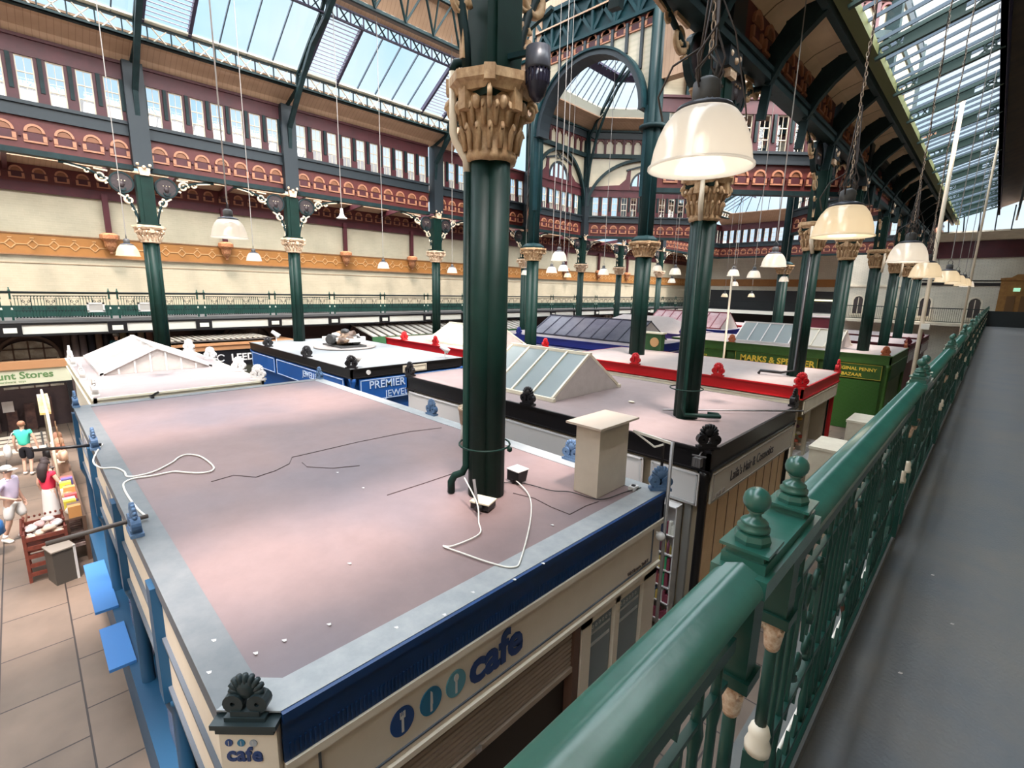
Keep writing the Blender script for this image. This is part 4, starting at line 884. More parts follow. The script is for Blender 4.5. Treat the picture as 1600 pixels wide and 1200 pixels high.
def lamp(x, y, z, zt, label, warm=False, detail=0, group=None):
    t = thing('pendant_lamp', label, 'lamp', (x, y, z), 0, group)
    link('lamp_shade', SHADEw if warm else SHADEm, t); link('lamp_cap', CPm, t); link('ballast', GRm, t); link('bulb', BUm, t)
    pl = bpy.data.lights.new('lamp_light', 'POINT'); pl.energy = 5; pl.shadow_soft_size = .12; pl.color = (1, .86, .68); lo = link('lamp_light', pl, t); lo.location = (0, 0, -.03)
    mb = MB(); h = zt - z
    if detail:
        n = int((h - .45) / .036); cm = chain_mesh(h, n); mb.v = [(a, b, c + .47) for a, b, c in cm.v]; mb.f = cm.f; mb.m = cm.m; mb.sm = cm.sm
        obj('chain', mb, CHROMEC, t)
        mb = MB()
        for k in range(7):
            a = k * 2.1; r_ = .025 + .01 * (k % 3); mb.tube([(.03 * cos(a), .03 * sin(a), .30), (r_ * 2.6 * cos(a + .5), r_ * 2.6 * sin(a + .5), .33 + .02 * k), (r_ * cos(a + 1.5), r_ * sin(a + 1.5), .42 + .03 * k), (.012 * cos(a + 2), .012 * sin(a + 2), .6 + .08 * k)], .005, 5)
        mb.tube([(0.0, 0, .75), (.08, .06, .55), (.14, .10, .25), (.15, .10, .19)], .0035, 5)
        mb.tube([(-.02, -.02, .5), (-.12, -.10, .42), (-.17, -.12, .30), (-.15, -.10, .20)], .005, 5)
        mb.tube([(.01 * sin(k * .9), .012 + .01 * cos(k * 1.1), .5 + k * .12) for k in range(int((h - .5) / .12))], .007, 5)
        obj('wiring', mb, mat('wire_dark', (.06, .045, .04), .5), t)
    else:
        mb.tube([(0, 0, .46), (0, 0, h)], .011, 4); obj('cord', mb, mat('cord_grey', (.28, .26, .24), .5), t)
    return t
def ceil_near(x): return 11.0 + (x + 2.55) * .328
def roofz(x, y):
    def ip(t, T):
        for (a, b), (c, d) in zip(T[:-1], T[1:]):
            if a <= t <= c: return b + (d - b) * (t - a) / (c - a)
        return T[0][1] if t < T[0][0] else T[-1][1]
    if x > -4: return 11.0
    dx = abs(x - OX); dy = abs(y - OY)
    if 17.2 < y < 34:
        p = min(OH - dx, OH - dy, (11.55 - dx - dy) * .7071 )
        return ip(p, [(0, 16.4), (.85, 16.8), (1.35, 17.4), (2.5, 18.6), (2.8, 18.85), (4.1, 19.7), (8.2, 22)]) - .05
    return ip(dx, [(0, 18.3), (.65, 18.15), (3.95, 16.6), (5.1, 15.0), (7.35, 13.6), (8.65, 12.7)]) - .02
near_l = [(-1.06, 2.28, 6.37, 'nearest and largest pendant lamp, lit dome shade with a chain and tangled wires', 0), (-1.0, 4.92, 6.30, 'second pendant lamp along the gallery, large lit dome with wires coiled on its cap', 1), (-.92, 8.37, 6.28, 'third pendant lamp along the gallery row, clear dome on a long cord', 0),
          (-.93, 11.0, 6.17, 'fourth pendant lamp of the gallery row, warm yellowish dome', 1), (-.83, 14.4, 6.18, 'fifth pendant lamp of the gallery row, warm dome overlapping the next', 1), (-.87, 18.2, 6.22, 'sixth pendant lamp of the gallery row', 1), (-.87, 22.2, 6.26, 'seventh pendant lamp of the gallery row', 1), (-.93, 27, 6.32, 'eighth and farthest pendant lamp of the gallery row', 0)]
for i, (x, y, z, l, w) in enumerate(near_l): lamp(x, y, z, ceil_near(x), l, bool(w), i < 4)
L2 = [(-7.66, 2.18, 6.42, 'pendant lamp hanging between the two left-hand far columns, largest on the left', 0), (-17.06, 5.5, 6.52, 'small pendant lamp hanging right of the leftmost column', 0), (-14.16, 1.91, 6.36, 'yellowish pendant lamp beside the leftmost column over the ochre band', 1),
      (-17.2, 10.23, 6.5, 'pendant lamp hanging right of the second far column', 0), (-17.17, 13.6, 6.46, 'pendant lamp just left of the near column', 0), (-18.3, 19.5, 6.6, 'pendant lamp just right of the near column', 0), (-8.91, 10.86, 6.63, 'uppermost of the three clustered pendant lamps right of the near column', 0),
      (-13.25, 15.7, 6.52, 'lower left lamp of the three clustered pendant lamps', 0), (-12.92, 16.05, 6.6, 'lower right lamp of the three clustered pendant lamps', 0), (-18.06, 22.87, 6.58, 'small warm pendant lamp under the three clustered lamps', 1), (-11.85, 17.4, 6.5, 'pendant lamp left of the tall clustered column', 0),
      (-11.3, 20.9, 6.8, 'pendant lamp right of the tall clustered column, higher', 0), (-9.07, 18.2, 6.52, 'pendant lamp just left of the thick hair-stall column', 0), (-13.67, 27.1, 6.4, 'small distant pendant lamp left of the thick hair-stall column, lower', 0), (-7.45, 19.8, 6.52, 'left of the two middle pendant lamps right of the thick column', 0),
      (-6.18, 18.3, 6.4, 'right of the two middle pendant lamps right of the thick column', 0), (-11.05, 29.7, 6.3, 'distant pendant lamp under the two middle lamps', 0), (-3.2, 10.5, 6.36, 'bright pendant lamp left of the third near column', 0), (-7.73, 27.2, 6.5, 'small pendant lamp by the pair of columns left of the third near column', 0),
      (-13.61, 35.0, 5.62, 'low pendant lamp glowing in the dark end gallery, left', 1), (-12.27, 36.3, 5.66, 'low pendant lamp glowing in the dark end gallery, right', 1)]
for x, y, z, l, w in L2:
    zt = roofz(x, y)
    lamp(x, y, z, zt, l, bool(w))
t = thing('pendant_lamp', 'small white bell shaped lamp hanging from the tall rib', 'lamp', (-17.4, 8.7, 8.2)); m = MB(); m.lathe([(.05, .35), (.06, .2), (.1, .08), (.2, 0)], (0, 0), 16, caps=False); obj('lamp_shade', m, WHITE, t); m = MB(); m.tube([(0, 0, .3), (0, 0, roofz(-17.4, 8.7) - 8.2)], .012, 4); obj('cord', m, MT['cord_grey'], t)
# tall cream poles
pipe_thing('tall cream pole standing just outside the railing, rising to the skylight', [(-1.5, 19.3, 0.0), (-1.5, 19.3, 11.3)], .055, PIPE, 'pole', 'pole', 10)
pipe_thing('thin white pole at the far end of the railing', [(-.8, 25.5, 2.0), (-.8, 25.5, 9.0), (-.8, 25.5, 11.5)], .04, PIPE, 'pole', 'pole')
pipe_thing('thin pale pole standing left of the farthest columns behind the hair-stall column', [(-7.9, 20.9, 0.0), (-7.9, 20.9, 6.9)], .04, PIPE, 'pole', 'pole')
t = thing('speaker_box', 'small white box fixed to the tall cream pole', 'box', (-1.5, 19.2, 4.9)); m = MB(); m.box(.0, .2, -.1, .1, 0, .16); obj('casing', m, WHITEW, t)

# ================================================================ STALLS
def roofmat(name, c1, c2, c3=None):
    m = bpy.data.materials.new(name); m.use_nodes = True; nt = m.node_tree; b = nt.nodes['Principled BSDF']; N = nt.nodes.new
    t = N('ShaderNodeTexCoord'); n1 = N('ShaderNodeTexNoise'); n1.inputs['Scale'].default_value = .35; n1.inputs['Detail'].default_value = 3
    n2 = N('ShaderNodeTexNoise'); n2.inputs['Scale'].default_value = 3; n2.inputs['Detail'].default_value = 8; n2.inputs['Roughness'].default_value = .7
    r = N('ShaderNodeValToRGB'); r.color_ramp.elements[0].position = .38; r.color_ramp.elements[1].position = .62; r.color_ramp.elements[0].color = (*c1, 1); r.color_ramp.elements[1].color = (*c2, 1)
    r2 = N('ShaderNodeValToRGB'); r2.color_ramp.elements[0].position = .3; r2.color_ramp.elements[0].color = (.82, .80, .80, 1); r2.color_ramp.elements[1].position = .7; r2.color_ramp.elements[1].color = (1, 1, 1, 1)
    mx = N('ShaderNodeMix'); mx.data_type = 'RGBA'; mx.blend_type = 'MULTIPLY'; mx.inputs['Factor'].default_value = .8
    nt.links.new(t.outputs['Object'], n1.inputs['Vector']); nt.links.new(t.outputs['Object'], n2.inputs['Vector']); nt.links.new(n1.outputs['Fac'], r.inputs['Fac']); nt.links.new(n2.outputs['Fac'], r2.inputs['Fac'])
    nt.links.new(r.outputs['Color'], mx.inputs['A']); nt.links.new(r2.outputs['Color'], mx.inputs['B']); nt.links.new(mx.outputs['Result'], b.inputs['Base Color']); b.inputs['Roughness'].default_value = .55; MT[name] = m; return m
RF_CAFE = roofmat('cafe_roof_felt', (.225, .155, .148), (.155, .128, .142)); RF_PALE = roofmat('pale_roof', (.32, .27, .245), (.27, .235, .225)); RF_WHITE = roofmat('white_roof', (.26, .22, .215), (.24, .21, .212)); RF_GREY = roofmat('grey_roof', (.24, .26, .27), (.28, .295, .30)); RF_MAUVE = roofmat('mauve_roof', (.27, .205, .195), (.22, .175, .175))

def ornament(mats, parent, x, y, z, ang, sc=1.0, label=None):
    """shell acroterion on two scrolls"""
    mb = MB(); mb.box(-.17, .17, -.07, .07, 0, .04); mb.box(-.12, .12, -.06, .06, .04, .09)
    for s in (-1, 1): mb.ring((s * .10, .15), .02, .085, 0, 2 * pi, 14, -.05, .05); mb.ball((s * .10, 0, .15), .035, 8)
    for i in range(9):
        a = pi * (i + .5) / 9 * 1.15 - .075 * pi; p0 = (.02 * cos(a), 0, .22); p1 = (.105 * cos(a), 0, .24 + .105 * sin(a)); p2 = (.145 * cos(a), 0, .255 + .145 * sin(a)); mb.tube([p0, p1, p2], [.016, .030, .024], 6)
    mb.ball((0, 0, .26), .09, 10, 0, (1, .45, 1))
    M = Matrix.Translation((x, y, z)) @ Matrix.Rotation(radians(ang), 4, 'Z') @ Matrix.Diagonal((sc, sc, sc, 1))
    return obj('corner_ornament', mb, mats, parent, M, label)

def stall(label, x0, x1, y0, y1, zt, fh, roof, fasc, wallm, post=None, rimm=None, orn=None, orns=(), group=None, name='market_stall', cat='stall', body=True, trim=None):
    cx_, cy_ = (x0 + x1) / 2, (y0 + y1) / 2; t = thing(name, label, cat, (cx_, cy_, 0), 0, group); a, b, c, d = x0 - cx_, x1 - cx_, y0 - cy_, y1 - cy_
    m = MB(); m.box(a + .02, b - .02, c + .02, d - .02, zt - .06, zt - .004); obj('roof', m, roof, t)
    m = MB()
    for (p, q, r_, s_) in ((a, b, c, c + .06), (a, b, d - .06, d), (a, a + .06, c, d), (b - .06, b, c, d)):
        m.box(p, q, r_, s_, zt - fh, zt - .01)
    for (p, q, r_, s_) in ((a - .03, b + .03, c - .03, c + .06), (a - .03, b + .03, d - .06, d + .03), (a - .03, a + .06, c, d), (b - .06, b + .03, c, d)):
        m.box(p, q, r_, s_, zt - .05, zt - .005); m.box(p, q, r_, s_, zt - fh, zt - fh + .03)
    obj('fascia', m, fasc, t)
    if rimm:
        m = MB(); w = .22
        m.box(a, b, c, c + w, zt - .01, zt + .004); m.box(a, b, d - w, d, zt - .01, zt + .004); m.box(a, a + w, c + w, d - w, zt - .01, zt + .004); m.box(b - w, b, c + w, d - w, zt - .01, zt + .004); obj('lead_edge', m, rimm, t)
    if body: m = MB(); m.box(a + .12, b - .12, c + .12, d - .12, 0, zt - fh + .02); obj('wall', m, wallm, t)
    if post:
        for px in (a + .08, b - .08):
            for py in (c + .08, d - .08): m = MB(); m.lathe([(.11, 0), (.11, .15), (.07, .2), (.065, zt - fh - .25), (.1, zt - fh - .12), (.12, zt - fh)], (px, py), 10); obj('corner_post', m, post, t)
    for (ox, oy, an) in orns: ornament(orn, t, ox - cx_, oy - cy_, zt, an)
    return t
def sign(t, face, u0, u1, z0, z1, at, bm_, edge=None, name='sign_board', ew=.025, label=None):
    """board on face 'S' (y=at) or 'E' (x=at), world coords -> local"""
    ox, oy, _ = t.location; m = MB()
    if face == 'S': m.box(u0 - ox, u1 - ox, at - oy - .03, at - oy, z0, z1)
    else: m.box(at - ox, at - ox + .03, u0 - oy, u1 - oy, z0, z1)
    if edge:
        e = ew
        for (ua, ub, za, zb) in ((u0 + e, u1 - e, z0 + e, z0 + 2 * e), (u0 + e, u1 - e, z1 - 2 * e, z1 - e), (u0 + e, u0 + 2 * e, z0 + e, z1 - e), (u1 - 2 * e, u1 - e, z0 + e, z1 - e)):
            if face == 'S': m.box(ua - ox, ub - ox, at - oy - .04, at - oy - .03, za, zb, 1)
            else: m.box(at - ox + .03, at - ox + .04, ua - oy, ub - oy, za, zb, 1)
    return obj(name, m, [bm_, edge or bm_], t, None, label)
def txt(t, s, size, m_, face, u, z, at, **k):
    ox, oy, _ = t.location; off = .043
    p = (u - ox, at - oy - off, z) if face == 'S' else (at - ox + off, u - oy, z)
    return lettering(s, size, m_, t, p, face, **k)
def roof_light(t, x0, x1, y0, y1, z, h, frame, glassm, n=4, ridge='x', label=None, gable=True):
    """ridged glazed roof lantern; ridge along x"""
    ox, oy, _ = t.location; mid = (y0 + y1) / 2; m = MB(); xa, xb, ya, yb, ym = x0 - ox, x1 - ox, y0 - oy, y1 - oy, mid - oy
    m.box(xa - .08, xb + .08, ya - .05, ya + .03, z, z + .08); m.box(xa - .08, xb + .08, yb - .03, yb + .05, z, z + .08); m.bar((xa - .05, ym, z + h), (xb + .05, ym, z + h), .09, .07)
    for i in range(n + 1):
        x = xa + (xb - xa) * i / n; m.bar((x, ya, z + .07), (x, ym, z + h), .05, .06); m.bar((x, yb, z + .07), (x, ym, z + h), .05, .06)
    r = obj('roof_lantern', m, frame, t, None, label)
    g = MB(); g.add([(xa, ya, z + .06), (xb, ya, z + .06), (xb, ym, z + h - .01), (xa, ym, z + h - .01)], [(0, 1, 2, 3)]); g.add([(xa, yb, z + .06), (xb, yb, z + .06), (xb, ym, z + h - .01), (xa, ym, z + h - .01)], [(0, 1, 2, 3)]); obj('pane', g, glassm, r)
    for x in (xa, xb): g = MB(); g.prism([(ya, z), (yb, z), (ym, z + h)], 'x', x - .02, x + .02); obj('gable', g, OFFW, r)
    return r
def shell_pts(x0, x1, y0, y1, n=3): return [(x0, y0, 45), (x1, y0, -45 + 90), (x1, y1, 135), (x0, y1, -45)]

# ---- S1: the cafe
ZC = 3.4; X0, X1, Y0, Y1 = -12.35, -2.56, .52, 5.38; ch = .26
t = thing('cafe_stall', 'big blue and cream cafe stall with a flat mauve roof in the foreground', 'stall', (-7.4, 2.95, 0)); ox, oy = -7.4, 2.95; CF = t
P = [(X0, Y0), (X1 - ch, Y0), (X1, Y0 + ch), (X1, Y1), (X0, Y1)]; P = [(x - ox, y - oy) for x, y in P]
def inset(P, d):
    n = len(P); out = []
    for i in range(n):
        a = Vector(P[i - 1]); b = Vector(P[i]); c = Vector(P[(i + 1) % n]); n1 = Vector((-(b - a).y, (b - a).x)).normalized(); n2 = Vector((-(c - b).y, (c - b).x)).normalized(); k = (n1 + n2); out.append(tuple(b + k * (d / (1 + n1.dot(n2)))))
    return out
m = MB(); m.prism(inset(P, .02), 'z', ZC - .06, ZC - .008); obj('roof', m, RF_CAFE, t)
def ringp(mb, P, d0, d1, z0, z1, mi=0):
    A = inset(P, d0); B = inset(P, d1); n = len(P)
    for i in range(n):
        j = (i + 1) % n; mb.add([(*A[i], z0), (*A[j], z0), (*B[j], z0), (*B[i], z0), (*A[i], z1), (*A[j], z1), (*B[j], z1), (*B[i], z1)], [(0, 1, 2, 3), (4, 5, 6, 7), (0, 1, 5, 4), (2, 3, 7, 6)], mi)
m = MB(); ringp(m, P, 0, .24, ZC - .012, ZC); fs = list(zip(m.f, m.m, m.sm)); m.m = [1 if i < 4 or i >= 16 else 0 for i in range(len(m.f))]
obj('lead_edge', m, [mat('lead_sunlit', (.26, .28, .285), .45, noise=(.34, .35, .35), nscale=5), mat('lead_shaded', (.12, .135, .145), .45, noise=(.16, .17, .175), nscale=5)], t)  # same lead: front painted lighter as if sunlit, left darker as if shaded
# blue fascia on the long right side, slate on the left side
m = MB()
m.box(X1 - ox - .05, X1 - ox, Y0 + ch - oy, Y1 - oy, ZC - .36, ZC - .01); m.box(X1 - ox - .03, X1 - ox + .03, Y0 + ch - oy, Y1 - oy, ZC - .07, ZC - .005)
for i in range(150): y = Y0 + ch - oy + .03 + i * .0298; m.box(X1 - ox, X1 - ox + .008, y, y + .012, ZC - .35, ZC - .24)
m.box(X0 - ox, X1 - ox, Y1 - oy - .05, Y1 - oy, ZC - .36, ZC - .01)
obj('fascia', m, BLUE, t)
m = MB(); m.box(X0 - ox, X1 - ch - ox, Y0 - oy, Y0 - oy + .05, ZC - .10, ZC - .01); m.box(X0 - ox, X0 - ox + .05, Y0 - oy, Y1 - oy, ZC - .3, ZC - .01); obj('fascia', m, mat('slate_blue', (.10, .12, .15), .5), t, None, 'slate grey fascia of the narrow side')
m = MB(); m.box(X0 + .25 - ox, X1 - .16 - ox, Y0 + .22 - oy, Y1 - .2 - oy, 0, 3.1); obj('wall', m, mat('interior_dark', (.045, .035, .03), .6), t)
# right side: signboard, mullions, glass panels, shutter
xe = X1 - ox
m = MB(); m.box(xe - .10, xe - .02, Y0 + ch - oy, Y1 - oy, 2.42, 3.05)
m.box(xe - .02, xe + .02, Y0 + ch - oy, Y1 - oy, 2.98, 3.04)
for a, b, c, d in ((.98, 5.18, 2.96, 2.975), (.98, 5.18, 2.50, 2.515), (.98, .995, 2.50, 2.975), (5.165, 5.18, 2.50, 2.975)): m.box(xe - .02, xe - .008, a - oy, b - oy, c, d, 1)
m.box(xe - .02, xe + .012, Y0 + ch - oy, Y1 - oy, 2.40, 2.45)
obj('sign_board', m, [mat('sign_cream', (.80, .71, .58), .5, noise=(.74, .65, .53), nscale=2), mat('slate_blue', (.10, .12, .15))], t)
m = MB()
for a, b in ((3.78, 3.95), (4.42, 4.52), (5.05, 5.36)): m.box(xe - .12, xe - .02, a - oy, b - oy, 0, 2.42)
m.box(xe - .12, xe - .02, 3.78 - oy, 5.36 - oy, 2.28, 2.42); m.box(xe - .12, xe - .03, 3.78 - oy, 5.36 - oy, 0, .7); obj('frame', m, MT['sign_cream'], t)
for a, b in ((3.97, 4.40), (4.54, 5.03)):
    m = MB(); m.box(xe - .09, xe - .06, a - oy, b - oy, .7, 2.28); m.box(xe - .06, xe - .055, a + .03 - oy, b - .03 - oy, 2.08, 2.11, 1); m.box(xe - .06, xe - .055, a + .03 - oy, b - .03 - oy, 1.93, 1.97, 1)
    for k in range(6): m.ring((a + .06 + k * .065 - oy, 2.17), .012, .022, 0, 2 * pi, 8, xe - .06, xe - .055, 1, plane='x')
    obj('window_panel', m, [mat('panel_blue_grey', (.17, .23, .26), .15), mat('panel_pale', (.45, .5, .5), .4)], t)
m = MB()
for i in range(9): z = 2.40 - .055 * (i + 1); m.prism([(xe - .10, z), (xe - .065, z + .01), (xe - .065, z + .045), (xe - .10, z + .055)], 'y', .8 - oy, 3.72 - oy)
m.box(xe - .12, xe - .04, .8 - oy, 3.76 - oy, 1.84, 1.90); obj('shutter', m, mat('shutter_tan', (.36, .29, .22), .45, noise=(.42, .33, .26), nscale=3), t)
for y in (1.2, 1.75, 2.3): m = MB(); m.box(xe - .04, xe - .015, y - oy, y + .06 - oy, 1.88, 1.93); obj('shutter_latch', m, CHROME, t)
m = MB(); m.box(xe - .14, xe - .03, 3.66 - oy, 3.76 - oy, 0, 2.40); obj('shutter_guide', m, mat('rail_brown', (.13, .07, .05), .5), t)
# logo discs and the word
LG = [(1.58, (.012, .06, .22)), (1.83, (.02, .16, .30)), (2.07, (.10, .30, .38))]
for i, (y, c) in enumerate(LG):
    m = MB(); m.prism([(y - oy + .098 * cos(a), 2.745 + .115 * sin(a)) for a in [k * pi / 14 for k in range(28)]], 'x', xe - .018, xe - .008)
    mm = ['disc_navy', 'disc_teal_blue', 'disc_aqua'][i]
    m.box(xe - .008, xe - .004, y - oy - .009, y - oy + .009, 2.66, 2.78 if i != 1 else 2.74, 1)
    if i == 0:
        for q in (-.022, -.008, .006, .016): m.box(xe - .008, xe - .004, y - oy + q, y - oy + q + .006, 2.79, 2.83, 1)
        m.box(xe - .008, xe - .004, y - oy - .022, y - oy + .022, 2.775, 2.795, 1)
    elif i == 1: m.prism([(y - oy - .009, 2.72), (y - oy + .014, 2.72), (y - oy + .010, 2.82), (y - oy - .006, 2.84)], 'x', xe - .008, xe - .004, 1)
    else: m.prism([(y - oy + .024 * cos(a), 2.80 + .034 * sin(a)) for a in [k * pi / 6 for k in range(12)]], 'x', xe - .008, xe - .004, 1)
    obj('logo_disc', m, [mat(mm, c, .4), WHITE], t, None, ['navy disc with a white fork', 'teal blue disc with a white knife', 'aqua disc with a white spoon'][i])
DKB = mat('letter_navy', (.012, .045, .17), .4)
lettering('cafe', .42, DKB, t, (xe - .012, 2.21 - oy, 2.625), 'E', bold=.014, sx=.93)
lettering('WN Brown Stall K', .062, mat('letter_brown', (.10, .07, .06)), t, (xe - .012, 4.62 - oy, 2.54), 'E')
# chamfered corner with small sign, post and ornament
M45 = Matrix.Translation((X1 - ch / 2 - ox, Y0 + ch / 2 - oy, 0)) @ Matrix.Rotation(radians(45), 4, 'Z')
m = MB(); m.T = M45; m.box(-.165, .165, -.03, .03, 2.45, 3.30); obj('sign_board', m, MT['sign_cream'], t, None, 'cream corner panel with the small cafe name')
for i, (u, mm) in enumerate(((-.11, 'disc_navy'), (-.04, 'disc_teal_blue'), (.03, 'disc_grey'))):
    m = MB(); m.T = M45; m.prism([(u + .022 * cos(a), 3.215 + .022 * sin(a)) for a in [k * pi / 8 for k in range(16)]], 'y', -.036, -.03); m.box(u - .002, u + .002, -.038, -.036, 3.20, 3.23, 1); obj('logo_disc', m, [MT.get(mm) or mat(mm, (.35, .38, .42)), WHITE], t)
q = M45 @ Vector((-.13, -.034, 3.095)); lettering('cafe', .13, DKB, t, tuple(q), 45, bold=.003)
m = MB(); m.T = M45; m.box(-.165, .165, -.06, .05, 3.30, 3.34); m.box(-.185, .185, -.075, .06, 3.34, 3.37); obj('corner_block', m, mat('verdigris_black', (.02, .035, .04), .45), t)
ornament(MT['verdigris_black'], t, X1 - ch / 2 - ox, Y0 + ch / 2 - oy, 3.37, 45, .68, 'large blackish shell ornament with dusty white top')
m = MB(); m.lathe([(.12, 0), (.12, .2), (.08, .25), (.075, 2.2), (.12, 2.35), (.14, 2.5)], (X1 - .2 - ox, Y0 + .2 - oy), 12); obj('corner_post', m, BLUEC, t)
# narrow left side (facing left corner of the picture)
ys = Y0 - oy
m = MB(); m.box(X0 - ox, X1 - ch - ox, ys + .03, ys + .10, 2.35, 3.3); obj('sign_board', m, MT['sign_cream'], t, None, 'cream sign boards of the narrow side')
m = MB()
for a in (2.32, 2.80, 3.27): m.box(X0 - ox, X1 - ch - ox, ys + .0, ys + .06, a, a + .03)
obj('moulding', m, MT['slate_blue'], t)
m = MB()
for x in (-11.5, -10.9, -8.1): m.box(x - ox, x + .35 - ox, ys + .02, ys + .03, 2.9, 3.1)
for x in (-10.2, -9.5, -7.6, -6.9): m.box(x - ox, x + .04 - ox, ys + .015, ys + .03, 2.45, 2.75)
obj('poster', m, mat('print_grey', (.25, .27, .33), .5), t)
for x in (-12.2, -9.5, -6.9, -4.7):
    m = MB(); m.lathe([(.13, 0), (.13, .22), (.075, .28), (.07, 2.0), (.11, 2.12), (.13, 2.2)], (x - ox, ys + .08), 10); m.box(x - .1 - ox, x + .1 - ox, ys - .04, ys + .16, 2.2, 3.3); obj('column', m, BLUEC, t)
for x in (-11.0, -8.3, -5.8): m = MB(); m.box(x - ox, x + 1.0 - ox, ys + .1, ys + .2, .9, 2.3, 0); obj('window_panel', m, mat('window_violet', (.16, .16, .24), .2), t)
m = MB(); m.box(X0 + .1 - ox, X1 - .5 - ox, ys - .06, ys + .22, 0, .86); obj('dado', m, BLUEC, t)
for x, l_ in ((-10.65, 1.75), (-8.4, 1.05)):
    m = MB(); m.box(x - ox, x + l_ - ox, ys - .26, ys + .02, .86, .9); m.box(x - ox, x + l_ - ox, ys - .04, ys + .02, .6, .86); obj('counter_shelf', m, BLUEB, t)
for x, y, an, lb in ((-12.3, .56, 0, 'pale blue shell ornament at the far left corner'), (-9.0, .54, 0, 'navy shell ornament midway along the narrow edge'), (-5.6, .54, 0, 'dark blue shell ornament seen from the side on the narrow edge'), (-4.02, 5.36, 0, 'blue shell ornament on the back edge'), (-2.62, 5.34, 45, 'blue shell ornament on the right corner'), (-7.4, 5.36, 0, 'pale blue shell ornament on the back edge'), (-12.3, 5.34, 0, 'white topped shell ornament on the far corner')):
    ornament(mat('ornament_blue', (.05, .11, .22), .5, noise=(.12, .2, .32), nscale=8), t, x - ox, y - oy, ZC, an, .78, lb)
ZR = ZC + .001
t = thing('chimney_box', 'square cream boxed duct with a flat lid standing on the cafe roof', 'duct', (-3.17, 4.84, ZR)); m = MB(); m.box(-.17, .17, -.31, .31, 0, .86); m.box(-.172, -.165, -.02, 0, 0, .86); obj('casing', m, mat('duct_cream', (.60, .53, .43), .5, noise=(.54, .47, .38), nscale=3), t); m = MB(); m.box(-.25, .25, -.42, .40, .86, .885); obj('lid', m, mat('lid_tan', (.45, .38, .31), .5), t)
t = thing('roof_vent', 'bucket-like vent with wire guard on a grey pipe behind the near column', 'vent', (-5.55, 4.72, ZR)); m = MB(); m.lathe([(.13, 0), (.12, .36)], (0, 0), 14); obj('pipe', m, mat('vent_pipe', (.42, .38, .36), .6), t)
m = MB(); m.lathe([(.135, .34), (.16, .56), (.17, .56), (.17, .60), (.15, .60)], (0, 0), 16); obj('bucket', m, mat('bucket_brown', (.35, .22, .12), .5, noise=(.6, .5, .4), nscale=8), t); m = MB()
for i in range(6): a = i * pi / 6; m.tube([(.155 * cos(a), .155 * sin(a), .61), (0, 0, .66), (-.155 * cos(a), -.155 * sin(a), .61)], .009, 4)
for r_ in (.05, .1): m.tube([(r_ * cos(a), r_ * sin(a), .655 - r_ * .3) for a in [k * pi / 8 for k in range(16)]], .009, 4, closed=True)
obj('wire_guard', m, mat('wire_cream', (.6, .5, .38), .5), t)
t = thing('floodlight', 'cream-backed rectangular floodlight lying at the foot of the near column', 'floodlight', (-3.72, 3.38, ZR)); m = MB(); m.T = Matrix.Rotation(radians(20), 4, 'Z'); m.box(-.11, .11, -.09, .09, .015, .085); m.box(-.12, .12, -.10, .10, .085, .10, 1); obj('housing', m, [BLACK, mat('beige', (.66, .60, .46), .5)], t)
m = MB(); m.bar((.02, -.11, .10), (-.14, -.02, .30), .03, .02); m.T = Matrix.Translation((.07, -.13, .06)) @ Matrix.Rotation(radians(90), 4, 'X'); m.lathe([(.035, -.03), (.035, .03)], (0, 0), 12); obj('bracket', m, BLACK, t)
t = thing('floodlight', 'small black floodlight with a white top edge right of the near column', 'floodlight', (-4.0, 4.22, ZR)); m = MB(); m.prism([(-.09, .02), (.05, .02), (.09, .16), (-.09, .16)], 'x', -.1, .1); m.box(-.105, .105, -.1, .1, .16, .172, 1); m.bar((.0, -.08, 0), (.0, -.08, .05), .05); obj('housing', m, [BLACK, WHITE], t)
cable('white cable looping from the floodlights over the front of the cafe roof', [(-3.95, 3.30, 3.71), (-3.62, 3.2, 3.55), (-3.5, 3.12, 3.41), (-3.3, 2.95, 3.41), (-3.3, 2.62, 3.41), (-3.36, 2.55, 3.41), (-3.15, 2.6, 3.41), (-2.85, 2.68, 3.41), (-2.66, 2.78, 3.41), (-2.72, 2.95, 3.41), (-3.2, 3.6, 3.41), (-3.6, 4.0, 3.41), (-3.98, 4.15, 3.45)], .008, CAB)
def U3(px, py, z=3.408):
    d = [Rr[i] * (px - 800) + Rd[i] * (py - 600) + Rf[i] * 754.2 for i in range(3)]; k = (z - 5.8) / d[2]; return (d[0] * k, d[1] * k, z)
cable('white cable wandering over the left part of the cafe roof', [U3(*p) for p in ((160, 694), (150, 708), (146, 722), (158, 731), (180, 731), (194, 737), (198, 744), (212, 744), (240, 737), (268, 723), (280, 714), (295, 710), (315, 714), (333, 728), (330, 736), (310, 739), (290, 738), (270, 737), (240, 743), (212, 747), (196, 753), (193, 760), (200, 775), (215, 795), (230, 808))], .011, CAB)
for pl_ in ([(400, 745), (430, 735), (452, 724), (456, 714), (500, 704), (560, 690), (640, 674), (690, 668)], [(472, 722), (480, 729), (520, 731), (562, 727)], [(330, 752), (365, 742), (400, 745)], [(605, 773), (670, 752), (732, 731)], [(802, 770), (835, 778), (862, 792), (890, 803), (915, 790), (935, 783)], [(1035, 0), (1035, 0)]):
    if pl_[0][1] == 0: continue
    w = [U3(*p, ZC + .001) for p in pl_]; m = MB(); [m.bar((a[0] - ox, a[1] - oy, ZC - .003), (b[0] - ox, b[1] - oy, ZC - .003), .007, .008) for a, b in zip(w[:-1], w[1:])]; obj('roof_seam', m, mat('seam_dark', (.10, .07, .07), .6), CF)
